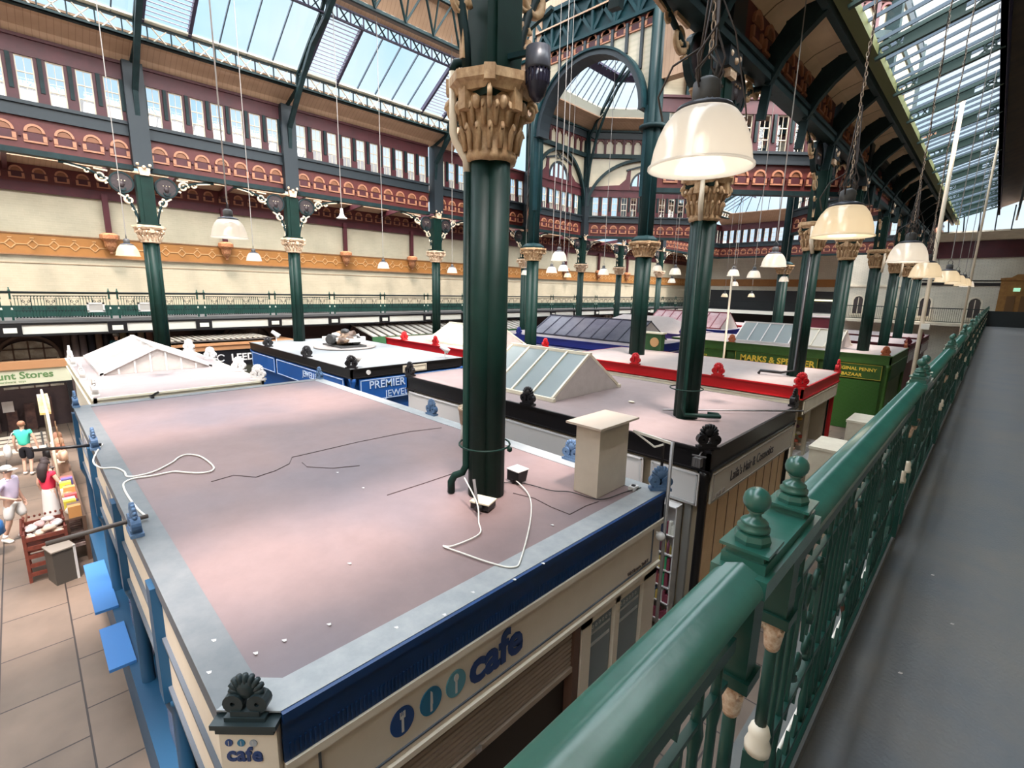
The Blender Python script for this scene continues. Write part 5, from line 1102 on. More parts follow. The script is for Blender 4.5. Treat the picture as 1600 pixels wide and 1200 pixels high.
# poles sticking out to the left
def pole(label, a, b, r, m_): o0 = Vector(a); mb = MB(); mb.tube([(0, 0, 0), Vector(b) - o0], r, 8); return tag(obj('pole', mb, m_, None, Matrix.Translation(o0)), label, 'pole')
pole('thin dark rod sticking out over the aisle from the cafe roof, farther one', (-9.0, .62, 3.44), (-9.2, -.1, 3.46), .022, BLACK)
pole('nearer dark pale-topped rod sticking out over the aisle from the cafe', (-5.85, .68, 3.44), (-5.75, -.08, 3.46), .022, mat('rod_brown', (.10, .08, .07)))
cable('black cable running over the cafe roof to the boxed duct', [(-4.15, 3.95, 3.41), (-3.9, 4.2, 3.41), (-3.5, 4.3, 3.41), (-3.3, 4.42, 3.42), (-2.95, 4.52, 3.41), (-2.85, 4.9, 3.42), (-2.8, 5.2, 3.41)], .006, BLACK)
t = thing('junction_box', 'small white box on the roof beside the boxed duct', 'box', (-2.85, 5.1, ZR)); m = MB(); m.box(-.04, .04, -.06, .06, 0, .045); m.box(-.02, .02, -.02, .02, .045, .06, 1); obj('casing', m, [WHITE, BLACK], t)
t = thing('conduit_frame', 'thin grey pole and white arm rising at the right corner of the cafe', 'pole', (-2.5, 5.32, 0)); m = MB(); m.tube([(0, 0, 0), (0, 0, 4.05)], .022, 8); obj('pole', m, mat('galv', (.28, .27, .27), .4, .5), t)
m = MB(); m.bar((0, 0, 4.03), (-.45, -.15, 4.12), .03); m.bar((-.10, -.03, 4.0), (-.2, -.05, 3.95), .02); m.bar((-.2, -.05, 3.95), (-.45, -.15, 4.12), .018); obj('arm', m, CAB, t); m = MB(); m.bar((-.12, .02, 3.4), (-.12, .02, 4.0), .025); obj('upright', m, BLACK, t)
t = thing('camera_dome', 'white dome security camera at the right end of the cafe signboard', 'camera', (-2.5, 5.22, 2.86)); m = MB(); m.ball((0, 0, 0), .06, 12, 0, (1, 1, .9)); m.bar((-.06, 0, .03), (0, 0, .02), .03); obj('dome', m, WHITE, t)
for i, (px, py) in enumerate(((525, 738), (565, 762), (543, 880), (440, 1000), (395, 1020), (510, 975), (615, 980), (860, 820), (845, 880), (800, 905), (690, 960), (735, 925), (330, 1000), (322, 1050))):
    p = U3(px, py, ZC + .0005); m = MB(); m.prism([(0, 0), (.03, .005), (.034, .02), (.012, .028)], 'z', 0, .002); tag(obj('paint_fleck', m, WHITE, None, Matrix.Translation(p)), 'tiny white fleck on the mauve cafe roof', 'litter', 'white flecks on the cafe roof')

# ---- S2: hair and cosmetics stall (black fascia, white boards)
S2 = stall('pale-roofed hair and cosmetics stall with black fascia and white boards behind the cafe', -11.3, -2.82, 7.35, 12.0, 3.4, .38, RF_MAUVE, BLACK, mat('wall_beige', (.50, .42, .30), .5), post=BLACK, rimm=None, orn=BLACK, orns=((-6.75, 7.38, 0), (-2.9, 7.42, 45), (-2.86, 11.9, 90), (-8.6, 7.38, 0), (-11.2, 7.4, 0)))
sign(S2, 'S', -11.2, -3.95, 2.42, 2.98, 7.36, WHITE, mat('line_grey', (.5, .5, .5))); sign(S2, 'S', -3.8, -2.95, 2.42, 2.98, 7.36, WHITE, MT['line_grey'])
sign(S2, 'E', 7.5, 11.9, 2.45, 2.98, -2.83, mat('sign_dim', (.60, .54, .45)), mat('sign_dim_line', (.4, .35, .3)))
txt(S2, "Laila's Hair & Cosmetics", .27, mat('letter_dark', (.05, .04, .04)), 'E', 8.25, 2.65, -2.83, sx=.86); txt(S2, 'UNIT 18', .12, MT['sign_dim_line'], 'E', 7.62, 2.52, -2.83)
roof_light(S2, -9.1, -6.6, 8.0, 10.6, 3.4, .95, CREAM, FROST, 4)
m = MB()
for i in range(9): m.box(-2.82 - S2.location.x - .082, -2.82 - S2.location.x - .074, 7.6 + i * .48 - S2.location.y, 7.63 + i * .48 - S2.location.y, 0, 2.42, 1)
m.box(-2.82 - S2.location.x - .12, -2.82 - S2.location.x - .08, 7.5 - S2.location.y, 11.9 - S2.location.y, 0, 2.42, 0); obj('timber_panelling', m, [WOODT, WOODB], S2)
m = MB(); m.box(-3.17 - S2.location.x, -3.06 - S2.location.x, 7.40 - S2.location.y, 7.5 - S2.location.y, 0, 2.4); obj('door_post', m, mat('post_grey', (.38, .38, .36), .5), S2)
# shelves of stock in the side window
SH2 = thing('display_shelf', 'white shelf unit packed with packets and bottles in the gap behind the cafe', 'shelf', (-3.43, 7.25, 0)); m = MB(); m.box(-.25, -.23, -.1, .12, 0, 2.38); m.box(.23, .25, -.1, .12, 0, 2.38); m.box(-.25, .25, .10, .12, 0, 2.38)
for z in (.25, .6, .9, 1.2, 1.5, 1.85, 2.36): m.box(-.25, .25, -.1, .1, z - .02, z)
obj('frame', m, WHITE, SH2)
cols = [(.25, .05, .08), (.05, .35, .15), (.7, .68, .6), (.03, .04, .08), (.45, .08, .06), (.10, .25, .45), (.55, .40, .10), (.25, .07, .12)]
k = 0
for z in (.25, .6, .9, 1.2, 1.5, 1.85):
    x = -.21
    while x < .19:
        w = random.choice((.035, .045, .06)); h = random.uniform(.14, .25); m = MB()
        if z == 1.5 and x > -.05: m.lathe([(w * .5, 0), (w * .5, h * .7), (w * .2, h * .85), (w * .2, h)], (0, 0), 8)
        else: m.box(-w / 2, w / 2, -.03, .03, 0, h)
        c = random.choice(cols[:1] * 3 + cols if z < 1.5 else cols); mn = 'pack_%d' % cols.index(c)
        o = obj('product_pack', m, MT.get(mn) or mat(mn, c, .4), None, Matrix.Translation((-3.43 + x + w / 2, 7.2, z))); tag(o, 'small upright packet or bottle on the white shelf unit behind the cafe', 'packet', 'stock on the white shelf unit'); x += w + .006
t = thing('floodlight', 'grey caged floodlight hanging at the black corner of the hair stall', 'floodlight', (-2.95, 7.22, 3.25)); m = MB(); m.box(-.06, .06, -.05, .05, -.12, .03); m.bar((-.0, 0, .03), (0, .15, .12), .02); m.bar((-.1, 0, .05), (.12, 0, .06), .02)
for i in range(4): m.bar((-.065 + .04 * i, -.055, -.12), (-.065 + .04 * i, -.055, .03), .008)
obj('housing', m, mat('flood_grey', (.14, .13, .13), .4), t)
pole('thin pale rod laid over the roof edge of the hair stall', (-4.5, 9.0, 3.46), (-2.5, 11.2, 3.46), .018, MT['galv'])
t = thing('roof_scrap', 'small pale lump lying on the mauve roof of the hair stall', 'litter', (-5.4, 9.3, 3.40)); m = MB(); m.ball((0, 0, .02), .06, 8, 0, (1.4, .8, .4)); obj('lump', m, CREAM, t)

# ---- S3: red edged stall
S3 = stall('stall with pale flat roof, bright red fascia and cream boards', -11.6, -3.3, 14.5, 18.8, 3.4, .34, RF_PALE, REDP, mat('wall_cream2', (.55, .48, .36)), post=None, orn=REDP, orns=((-3.4, 14.6, 45), (-3.36, 18.7, 90), (-5.6, 14.52, 0), (-8.4, 14.52, 0)), body=False)
sx, sy, _ = S3.location
sign(S3, 'E', 14.7, 18.6, 2.62, 3.03, -3.31, CREAM, mat('line_tan', (.45, .38, .3))); sign(S3, 'S', -11.4, -3.5, 2.62, 3.03, 14.52, CREAM, MT['line_tan'])
m = MB(); m.box(-11.4 - sx, -4.6 - sx, 14.7 - sy, 18.6 - sy, 0, 3.0); m.box(-4.6 - sx, -3.5 - sx, 18.4 - sy, 18.6 - sy, 0, 3.0); obj('wall', m, MT['wall_cream2'], S3)
m = MB(); m.box(-3.9 - sx, -3.4 - sx, 14.8 - sy, 18.5 - sy, .0, .95); m.box(-3.95 - sx, -3.3 - sx, 14.75 - sy, 18.5 - sy, .95, 1.0, 1); m.box(-3.34 - sx, -3.28 - sx, 14.75 - sy, 18.5 - sy, .8, .95, 2); obj('counter', m, [CREAM, WHITE, REDP], S3)
m = MB(); m.lathe([(.12, 0), (.12, .15), (.07, .2), (.065, 2.7), (.12, 3.05)], (-3.4 - sx, 18.68 - sy), 10); obj('corner_post', m, REDP, S3)
m = MB(); m.box(-3.6 - sx, -3.5 - sx, 14.9 - sy, 15.15 - sy, 0, 2.7); m.box(-3.6 - sx, -3.5 - sx, 16.4 - sy, 16.6 - sy, 0, 2.7); obj('mullion', m, CREAM, S3)
for i in range(14):
    m = MB(); m.ball((0, 0, 0), .07, 8, 0, (1.2, 1, .8)); c = [(.8, .5, .1), (.7, .15, .1), (.85, .8, .1), (.75, .7, .6), (.2, .1, .15), (.6, .4, .3)][i % 6]; mn = 'sweet_%d' % (i % 6)
    tag(obj('hanging_bag', m, MT.get(mn) or mat(mn, c, .4), None, Matrix.Translation((-3.75 + .1 * (i % 2), 15.3 + .2 * (i // 2), 2.1 - .35 * (i % 2) - .2 * (i % 3)))), 'small coloured bag hanging in the open front of the red-edged stall', 'bag', 'bags hanging in the red-edged stall')
for i, (y, z) in enumerate(((15.4, 1.0), (15.9, 1.0), (16.9, 1.0), (17.5, 1.0))): m = MB(); m.box(-.15, .15, -.2, .2, 0, .22); tag(obj('carton', m, WHITE, None, Matrix.Translation((-3.65, y, z))), 'white carton on the counter of the red-edged stall', 'box', 'cartons on the red stall counter')
for i, (y, h) in enumerate(((13.2, 2.55), (16.5, 2.65))): t = thing('white_cabinet', ['tall white cabinet beside the railing, nearer', 'tall white cabinet beside the railing, in front of the green shutter'][i], 'cabinet', (-2.3 + .15 * i, y + .6, 0)); m = MB(); m.box(-.4, .4, -.6, .6, 0, h - .35); m.box(-.42, .42, -.62, .62, h - .4, h - .33); obj('body', m, CREAM, t)

# ---- S4: green bazaar
S4 = stall('green stall with yellow lettering and a glazed roof lantern, behind the red-edged stall', -12.6, -2.75, 25.6, 31.0, 3.4, .42, RF_PALE, MGREEN, MGREEN, post=MGREEN, orn=mat('rust_ornament', (.42, .12, .05), .5), orns=((-9.35, 25.62, 0), (-6.1, 25.62, 0), (-3.0, 25.7, 45), (-2.85, 30.8, 90)))
sx, sy, _ = S4.location; YEL = mat('letter_yellow', (.75, .52, .06), .4)
sign(S4, 'S', -12.4, -9.6, 2.40, 3.0, 25.62, MGREEN, YEL, ew=.012); sign(S4, 'S', -9.1, -5.4, 2.35, 3.0, 25.62, MGREEN, YEL, ew=.012); sign(S4, 'S', -4.9, -3.0, 2.3, 2.95, 25.62, MGREEN, YEL, ew=.012)
txt(S4, 'MARKS & SPENCER', .40, YEL, 'S', -8.85, 2.56, 25.62, bold=.012, sx=.99); txt(S4, 'ORIGINAL PENNY', .2, YEL, 'S', -4.8, 2.66, 25.62, sx=1.0, bold=.004); txt(S4, 'BAZAAR', .2, YEL, 'S', -4.45, 2.4, 25.62, bold=.004); txt(S4, 'CITY OF LEEDS', .15, YEL, 'S', -11.7, 2.8, 25.62); txt(S4, 'KIRKGATE MARKET', .19, YEL, 'S', -12.2, 2.52, 25.62)
m = MB()
for i in range(42): z = .02 + i * .053; m.prism([(25.58 - sy, z), (25.62 - sy, z + .02), (25.62 - sy, z + .05), (25.58 - sy, z + .05)], 'x', -5.0 - sx, -3.0 - sx)
obj('shutter', m, mat('shutter_green', (.03, .10, .014), .45), S4)
m = MB(); m.box(-2.78 - sx, -2.72 - sx, 25.8 - sy, 30.8 - sy, 2.3, 2.98); obj('sign_board', m, mat('sign_dark_green', (.02, .07, .02)), S4)
roof_light(S4, -9.6, -7.0, 26.6, 29.4, 3.4, .95, WHITE, FROST, 4); roof_light(S4, -6.6, -4.9, 26.6, 29.4, 3.4, .8, CREAM, mat('blind_cream', (.50, .46, .38), .5), 3)

# ---- S5: blue hair and cosmetics
S5 = stall('royal blue hair and cosmetics stall with a long dark glazed roof lantern', -20.3, -11.0, 19.2, 24.4, 3.4, .36, RF_WHITE, NAVY, NAVY, orn=NAVY, orns=((-18.4, 19.22, 0), (-11.1, 19.3, 45)))
sign(S5, 'S', -20.2, -18.3, 2.45, 3.0, 19.2, NAVY, WHITE, ew=.03); sign(S5, 'S', -18.1, -13.3, 2.35, 3.0, 19.2, NAVY, WHITE, ew=.035); sign(S5, 'S', -13.1, -11.2, 2.35, 3.0, 19.2, NAVY, WHITE, ew=.035)
txt(S5, "Lally's Hair & Cosmetics", .36, WHITE, 'S', -17.6, 2.62, 19.2, bold=.01); txt(S5, 'Hair', .3, WHITE, 'S', -12.8, 2.5, 19.2)
sign(S5, 'E', 19.5, 24.2, 2.5, 3.0, -11.01, NAVY, WHITE, ew=.03)
roof_light(S5, -18.4, -12.0, 20.3, 23.6, 3.4, 1.0, mat('lantern_dark', (.03, .032, .05), .4), mat('tarpaulin', (.035, .035, .055), .35, noise=(.07, .07, .09), nscale=2), 8)
t = thing('round_sign', 'dark green round-topped hanging sign beside the tall clustered column', 'sign', (-10.2, 18.9, 3.4)); m = MB(); m.box(-.5, .5, -.15, .15, .0, .7); m.box(-.55, .55, -.2, .2, .7, .76, 1); m.ring((.2, .35), 0, .2, 0, 2 * pi, 14, -.18, -.15, 2); obj('board', m, [mat('sign_dark_green', (.02, .07, .02)), CREAM, BANDT], t)

# ---- S6: jewellers
S6 = stall('jewellery stall with black fascia, royal blue signs and rubbish on its roof', -21.9, -13.15, 6.65, 10.9, 3.4, .3, RF_GREY, BLACK, ROYAL, post=ROYAL, orn=BLACK, orns=((-19.9, 6.68, 90), (-16.3, 6.68, 90), (-13.3, 6.75, 45)))
sx, sy, _ = S6.location; LB = mat('line_pale_blue', (.45, .55, .7))
sign(S6, 'S', -21.7, -19.2, 2.45, 3.05, 6.66, ROYAL, LB); sign(S6, 'S', -19.0, -13.6, 2.45, 3.05, 6.66, ROYAL, LB)
txt(S6, 'JEWELLERS', .3, LB, 'S', -16.6, 2.72, 6.66); txt(S6, 'REPAIRS', .2, LB, 'S', -16.2, 2.5, 6.66)
sign(S6, 'E', 6.9, 10.8, 2.35, 3.05, -13.16, ROYAL, LB); txt(S6, 'PREMIER WATCH', .34, LB, 'E', 7.2, 2.74, -13.16, bold=.003); txt(S6, 'JEWELLERS', .3, LB, 'E', 7.75, 2.42, -13.16)
sign(S6, 'E', 8.4, 9.3, 3.12, 3.34, -13.13, CREAM, MT['line_tan'], label='small cream notice on the black fascia')
m = MB(); m.ring((7.2 - sy, 3.25), 0, .07, 0, 2 * pi, 14, -13.15 - sx, -13.11 - sx, 0, plane='x'); obj('round_badge', m, WHITE, S6)
random.seed(3)
t = thing('clutter_tray', 'flat dark tray of rubbish heaped on the pale grey roof of the jewellery stall', 'tray', (-18.2, 9.0, 3.4)); m = MB(); m.lathe([(1.15, 0), (1.2, .03), (1.1, .05)], (0, 0), 18); obj('sheet', m, mat('sheet_grey', (.30, .27, .25), .6), t); m = MB(); m.box(-.8, .8, -.55, .5, .05, .12)
obj('tray', m, GREYD, t)
for i in range(26):
    a = random.uniform(0, 6.28); r_ = random.uniform(0, .8); c = random.choice([(.03, .03, .03), (.2, .13, .08), (.7, .68, .64), (.12, .08, .06)]); mn = 'junk_%d' % [(.03, .03, .03), (.2, .13, .08), (.7, .68, .64), (.12, .08, .06)].index(c); m = MB()
    if i % 4 == 0: m.T = Matrix.Rotation(random.uniform(0, 3), 4, 'Z') @ Matrix.Rotation(1.4, 4, 'X'); m.lathe([(.10, -.15), (.12, .15), (.08, .15)], (0, 0), 10)
    elif i % 4 == 1: m.T = Matrix.Rotation(random.uniform(0, 3), 4, 'Z'); m.box(-.2, .2, -.06, .06, 0, .08)
    elif i % 4 == 2: m.ball((0, 0, .06), .12, 8, 0, (1.3, .8, .6))
    else: m.T = Matrix.Rotation(random.uniform(0, 3), 4, 'Z'); m.bar((-.25, 0, .05), (.25, 0, .12), .05)
    tag(obj('junk_item', m, MT.get(mn) or mat(mn, c, .5), None, Matrix.Translation((-18.2 + 1.1 * r_ * cos(a), 9.0 + .8 * r_ * sin(a), 3.53 + random.uniform(0.1, .42) * (1 - r_))) @ Matrix.Scale(1.7, 4)), 'piece of discarded equipment in the heap on the jewellery stall roof', 'junk', 'rubbish heap on the jewellery stall roof')
for i, (x, y) in enumerate(((-21.6, 7.6), (-13.4, 6.95), (-13.4, 10.3))):
    t = thing('spotlight', ['white cylindrical spotlight beyond the left end of the jewellery stall', 'white spotlight on an arm near the front corner of the jewellery stall', 'white spotlight at the right end of the jewellery stall roof'][i], 'spotlight', (x, y, 3.4)); m = MB(); m.bar((0, 0, 0), (0, 0, .25), .03); m.tube([(-.1, -.12, .42), (.08, .1, .22)], [.07, .10], 10); obj('body', m, WHITE, t)

# ---- S7: white stall with gabled lantern
S7 = stall('white stall with a white gabled roof lantern at the left, beyond the cafe', -20.2, -12.85, .86, 4.15, 3.42, .28, RF_WHITE, mat('fascia_ivory', (.62, .58, .46), .5), WHITEW, orn=WHITE, orns=((-13.15, .92, 0), (-15.6, .9, 0), (-20.0, .95, 0), (-12.92, 4.05, 45), (-14.6, 4.1, 45), (-17.4, 4.1, 45), (-20.1, 4.1, 45), (-18.2, .9, 0)))
sx, sy, _ = S7.location
LW = roof_light(S7, -19.8, -15.9, 1.3, 3.7, 3.42, .62, WHITE, mat('lantern_boards', (.36, .325, .31), .5, noise=(.31, .285, .27), nscale=3), 4)
m = MB()
for i in range(1, 7): y = 1.3 + 2.4 * i / 7; zz = 3.42 + .62 * (1 - abs(y - 2.5) / 1.2); m.box(-15.88 - sx, -15.85 - sx, y - .02 - sy, y + .02 - sy, 3.42, zz - .03)
m.bar((-15.86 - sx, 1.25 - sy, 3.44), (-15.86 - sx, 2.5 - sy, 4.06), .05, .08, up=(1, 0, 0)); m.bar((-15.86 - sx, 3.75 - sy, 3.44), (-15.86 - sx, 2.5 - sy, 4.06), .05, .08, up=(1, 0, 0)); obj('batten', m, WHITE, LW)
t = thing('roof_bracket', 'small dark bracket on the roof edge between the cafe and the white stall', 'bracket', (-12.3, 1.75, 3.41)); m = MB(); m.box(-.12, .12, -.03, .03, .0, .03); m.bar((0, 0, .02), (.15, .1, .12), .04); obj('arm', m, BLACK, t)

# ---- S8 red stall behind the jewellers
S8 = stall('red-edged stall with a cream glazed roof lantern behind the jewellery stall', -20.7, -13.4, 12.35, 15.8, 3.4, .36, RF_PALE, REDP, MT['wall_cream2'], post=REDP, orn=REDP, orns=((-19.2, 12.4, 90), (-16.8, 12.4, 0), (-13.9, 12.4, 90), (-13.45, 12.45, 45), (-13.45, 15.7, 90)))
roof_light(S8, -18.2, -14.6, 13.0, 15.6, 3.4, .8, CREAM, MT['blind_cream'], 3)
sign(S8, 'S', -20.5, -13.6, 2.4, 3.0, 12.36, CREAM, REDP); sign(S8, 'E', 12.6, 15.6, 2.4, 3.0, -13.41, CREAM, REDP)
# ---- further stalls
S9 = stall('maroon stall with white panels beyond the green stall, nearer one by the railing', -11.6, -2.9, 33.0, 37.6, 3.4, .34, RF_WHITE, MAROON, MAROON, orn=MAROON, orns=((-3.0, 33.1, 45), (-6, 33.02, 0)))
sign(S9, 'E', 33.3, 35.0, 2.4, 3.0, -2.91, WHITE, MAROON); sign(S9, 'E', 35.3, 37.2, 2.4, 3.0, -2.91, WHITE, MAROON)
S10 = stall('maroon stall with white panels at the far end by the railing', -11.6, -2.9, 39.3, 43.8, 3.4, .34, RF_WHITE, MAROON, MAROON, orn=MAROON, orns=((-3.0, 39.4, 45),)); sign(S10, 'E', 39.6, 43.5, 2.4, 3.0, -2.91, WHITE, MAROON)
S11 = stall('purple-edged white stall with a tall hipped white roof behind the blue stall', -20.4, -12.8, 27.6, 31.6, 3.4, .34, RF_WHITE, mat('purple_fascia', (.06, .035, .16), .45), NAVY, orn=MT['purple_fascia'], orns=((-13.0, 27.65, 45), (-15, 27.62, 0)))
sx, sy, _ = S11.location; m = MB(); m.add([(-3.4, -1.7, 3.4), (3.4, -1.7, 3.4), (3.4, 1.7, 3.4), (-3.4, 1.7, 3.4), (-1.7, 0, 4.3), (1.7, 0, 4.3)], [(0, 1, 5, 4), (2, 3, 4, 5), (1, 2, 5), (3, 0, 4)]); obj('hipped_roof', m, RF_PALE, S11)
S12 = stall('distant stall with a maroon and grey draped roof lantern', -19.6, -12.8, 33.6, 38.0, 3.4, .34, RF_WHITE, NAVY, NAVY)
roof_light(S12, -19.0, -13.4, 34.2, 37.4, 3.4, 1.1, MAROON, mat('drape_maroon', (.22, .10, .11), .6, noise=(.30, .22, .22), nscale=1.5), 8)
S13 = stall('distant stall with a red edged white roof under the dark end gallery', -19.5, -12.8, 40.5, 45.0, 3.4, .34, RF_WHITE, REDP, MAROON)
t = thing('market_stall', 'small distant stall faced with maroon boards beyond the green stall', 'stall', (-7.6, 47.5, 0)); m = MB(); m.box(-3.9, 3.5, -.5, 2, 0, 4.05); obj('wall', m, MAROON, t); m = MB(); m.box(-4, 3.6, -.6, 2.1, 4.05, 4.13); obj('roof', m, RF_WHITE, t)

# ---- stalls against the far wall
S14 = thing('discount_stall', 'long dark open stall at the left edge under a pale sign with green lettering', 'stall', (-26, -1.4, 0))
m = MB(); m.box(-1.5, -.4, -2.6, 2.45, 0, 2.1); obj('interior', m, mat('interior_purple', (.035, .02, .022), .7, noise=(.06, .035, .03), nscale=1.2), S14)
m = MB(); m.box(1.8, 1.9, -3.5, 2.5, 2.12, 2.66); obj('sign_board', m, mat('sign_pale_green', (.60, .58, .42), .5), S14)
m = MB(); m.box(1.6, 2.0, -3.5, 2.5, 2.66, 2.92); obj('canopy', m, mat('canopy_tan', (.45, .22, .10), .5), S14)
m = MB(); m.box(1.6, 1.9, -3.5, 2.5, 2.04, 2.12); m.box(1.75, 1.88, 2.35, 2.5, 0, 2.1); obj('frame', m, BLACK, S14)
MG = mat('letter_green', (.12, .22, .08), .5)
lettering('Discount Stores', .34, MG, S14, (1.91, -.2, 2.32), 'E', bold=.008); lettering('household  hardware  toys', .11, MG, S14, (1.91, .1, 2.19), 'E')
m = MB(); m.box(.5, .52, -1.2, -.2, 1.3, 1.95); obj('notice', m, mat('notice_pink', (.45, .30, .28), .5), S14, None, 'pale pink notice'); m = MB(); m.box(.5, .52, .55, .85, .9, 1.3); obj('notice', m, OFFW, S14, None, 'small white notice'); m = MB(); m.box(.5, .52, -.35, .1, .55, 1.1); obj('notice', m, OFFW, S14, None, 'white notice')
m = MB()
for i in range(9): m.box(-.5, -.1, -2.4 + i * .5, -2.1 + i * .5, 0, .8 + .2 * (i % 3))
obj('stock', m, mat('stock_brown', (.12, .055, .04), .6, noise=(.04, .02, .02), nscale=3), S14)
S15 = thing('market_kiosk', 'dark kiosk with tan edged roof, the word LEEDS on its black sign', 'kiosk', (-24.3, 6.9, 0)); m = MB(); m.box(-1.3, 1.3, -2.0, 2.2, 0, 3.0); obj('wall', m, mat('kiosk_olive', (.05, .05, .035), .5), S15); m = MB(); m.box(-1.4, 1.42, -2.1, 2.3, 3.02, 3.22); obj('roof_edge', m, MT['canopy_tan'], S15)
m = MB(); m.box(1.3, 1.34, -1.95, 1.9, 2.35, 3.0); m.box(-1.3, 1.3, -2.05, -2.0, 2.35, 3.0); obj('sign_board', m, BLACK, S15)
lettering('LEEDS', .42, WHITE, S15, (1.35, -.72, 2.53), 'E', bold=.01); m = MB(); m.ring((-1.1, 2.68), .12, .16, .5, 5.6, 12, 1.34, 1.36, plane='x'); m.ring((-1.3, 2.72), .05, .09, 0, 5, 8, 1.34, 1.36, plane='x'); obj('owl_emblem', m, WHITE, S15)
# slatted canopy
t = thing('slatted_canopy', 'sloping slatted pale canopy roof by the foot of the leftmost far column', 'canopy', (-24.0, 5.6, 3.35)); m = MB()
for i in range(17): m.box(-1.1, 1.0, -1.5 + i * .22, -1.38 + i * .22, .10, .14)
m.T = Matrix.Rotation(radians(-10), 4, 'Y'); obj('slats', m, mat('slat_pale', (.42, .36, .29), .5), t); m = MB(); m.box(-1.2, 1.2, -1.6, 2.4, .0, .06); m.box(1.1, 1.2, -1.6, 2.4, -.12, .06, 1); obj('frame', m, [mat('slat_dark', (.10, .08, .07), .5), MT['canopy_tan']], t)
# striped awning behind the red stall
t = thing('awning', 'long grey ridged awning under the far gallery behind the red-edged stall', 'awning', (-24.0, 19.0, 3.2)); m = MB()
for i in range(26): m.bar((-1.2, -6 + i * .5, .5), (1.2, -6 + i * .5, 0), .3, .06)
m.bar((1.0, -6, 0), (1.0, -6, -3.2), .08); m.bar((1.0, 6.4, 0), (1.0, 6.4, -3.2), .08)
obj('panels', m, mat('awning_grey', (.30, .27, .23), .6), t); m = MB(); m.box(1.15, 1.25, -6.2, 7, -.4, .0); obj('valance', m, mat('valance_green', (.04, .12, .05), .5), t)
# arched shop fronts under the far gallery
for i, (y, r_, kind) in enumerate(((.1, .85, 0), (7.9, 1.15, 1), (14.5, 1.15, 1), (21, 1.1, 0), (27.7, 1.1, 1), (34, 1.1, 0), (40, 1.1, 0))):
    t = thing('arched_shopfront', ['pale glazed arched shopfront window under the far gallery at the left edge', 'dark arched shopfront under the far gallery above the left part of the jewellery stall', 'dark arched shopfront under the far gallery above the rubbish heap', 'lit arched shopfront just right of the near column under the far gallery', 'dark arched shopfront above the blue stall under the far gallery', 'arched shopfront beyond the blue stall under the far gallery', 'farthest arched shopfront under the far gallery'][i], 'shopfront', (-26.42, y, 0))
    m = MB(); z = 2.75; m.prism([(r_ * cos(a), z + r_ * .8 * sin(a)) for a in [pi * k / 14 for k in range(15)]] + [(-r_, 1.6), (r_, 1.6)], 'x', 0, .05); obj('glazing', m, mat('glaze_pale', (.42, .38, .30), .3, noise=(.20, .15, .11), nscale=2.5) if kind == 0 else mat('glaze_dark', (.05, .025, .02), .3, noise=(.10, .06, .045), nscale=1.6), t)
    m = MB(); m.ring((0, z), r_ * .98, r_ * 1.1, 0, pi, 16, -.02, .12, plane='x'); k = len(m.v)
    for q in (-.5, 0, .5): m.box(.05, .09, q * r_ - .025, q * r_ + .025, 1.6, z + .8 * r_ * sqrt(1 - q * q))
    for zz in (2.2, 2.72, 3.1): m.box(.05, .09, -r_ * .9, r_ * .9, zz, zz + .04)
    obj('frame', m, mat('frame_brown', (.09, .05, .035), .5), t)
# fabric or carpet rolls standing behind the white stall
for i, (y, c, h) in enumerate(((1.2, (.16, .11, .10), 3.62), (1.45, (.22, .17, .16), 3.7), (1.7, (.17, .13, .13), 3.6), (1.95, (.03, .028, .035), 3.68), (2.2, (.25, .17, .13), 3.7), (2.45, (.05, .045, .05), 3.6), (3.0, (.40, .28, .16), 3.75), (3.3, (.30, .20, .13), 3.75), (3.6, (.42, .30, .2), 3.75), (3.9, (.25, .12, .09), 3.7))):
    m = MB(); m.lathe([(.115, 0), (.115, h)], (0, 0), 14); mn = 'roll_%d' % i
    tag(obj('carpet_roll', m, mat(mn, c, .8), None, Matrix.Translation((-26.1, y, 0))), ['brown', 'grey-brown', 'dull mauve', 'nearly black', 'light brown', 'black second', 'ochre patterned', 'tan patterned', 'pale golden', 'reddish brown'][i] + ' upright carpet roll standing under the far gallery behind the white stall', 'carpet roll')
# white planter boxes hung on the far railing
for i, y in enumerate((2.1, 3.65)):
    t = thing('railing_box', ['white box hung on the far railing, left one', 'white box hung on the far railing, right one next to the notice'][i], 'box', (-24.57, y, 4.62)); m = MB(); m.box(0, .2, -.22, .22, 0, .32); m.box(.2, .23, -.26, .26, -.02, .04); m.box(.2, .23, -.26, .26, .28, .34); m.box(.2, .23, -.26, -.2, 0, .34); m.box(.2, .23, .2, .26, 0, .34); obj('casing', m, WHITE, t); m = MB(); m.box(.2, .21, -.2, .2, .04, .28); obj('face', m, mat('box_grey', (.45, .42, .38), .5), t)
# end gallery lit signs etc
m = MB(); m.box(-13.5, -10.2, 57.3, 57.4, 5.35, 5.5); tag(obj('lit_sign', m, mat('lit_cream', (.7, .65, .4), emit=(1, .9, .55), estr=1.2)), 'long cream lit sign strip in the dark end gallery', 'sign')

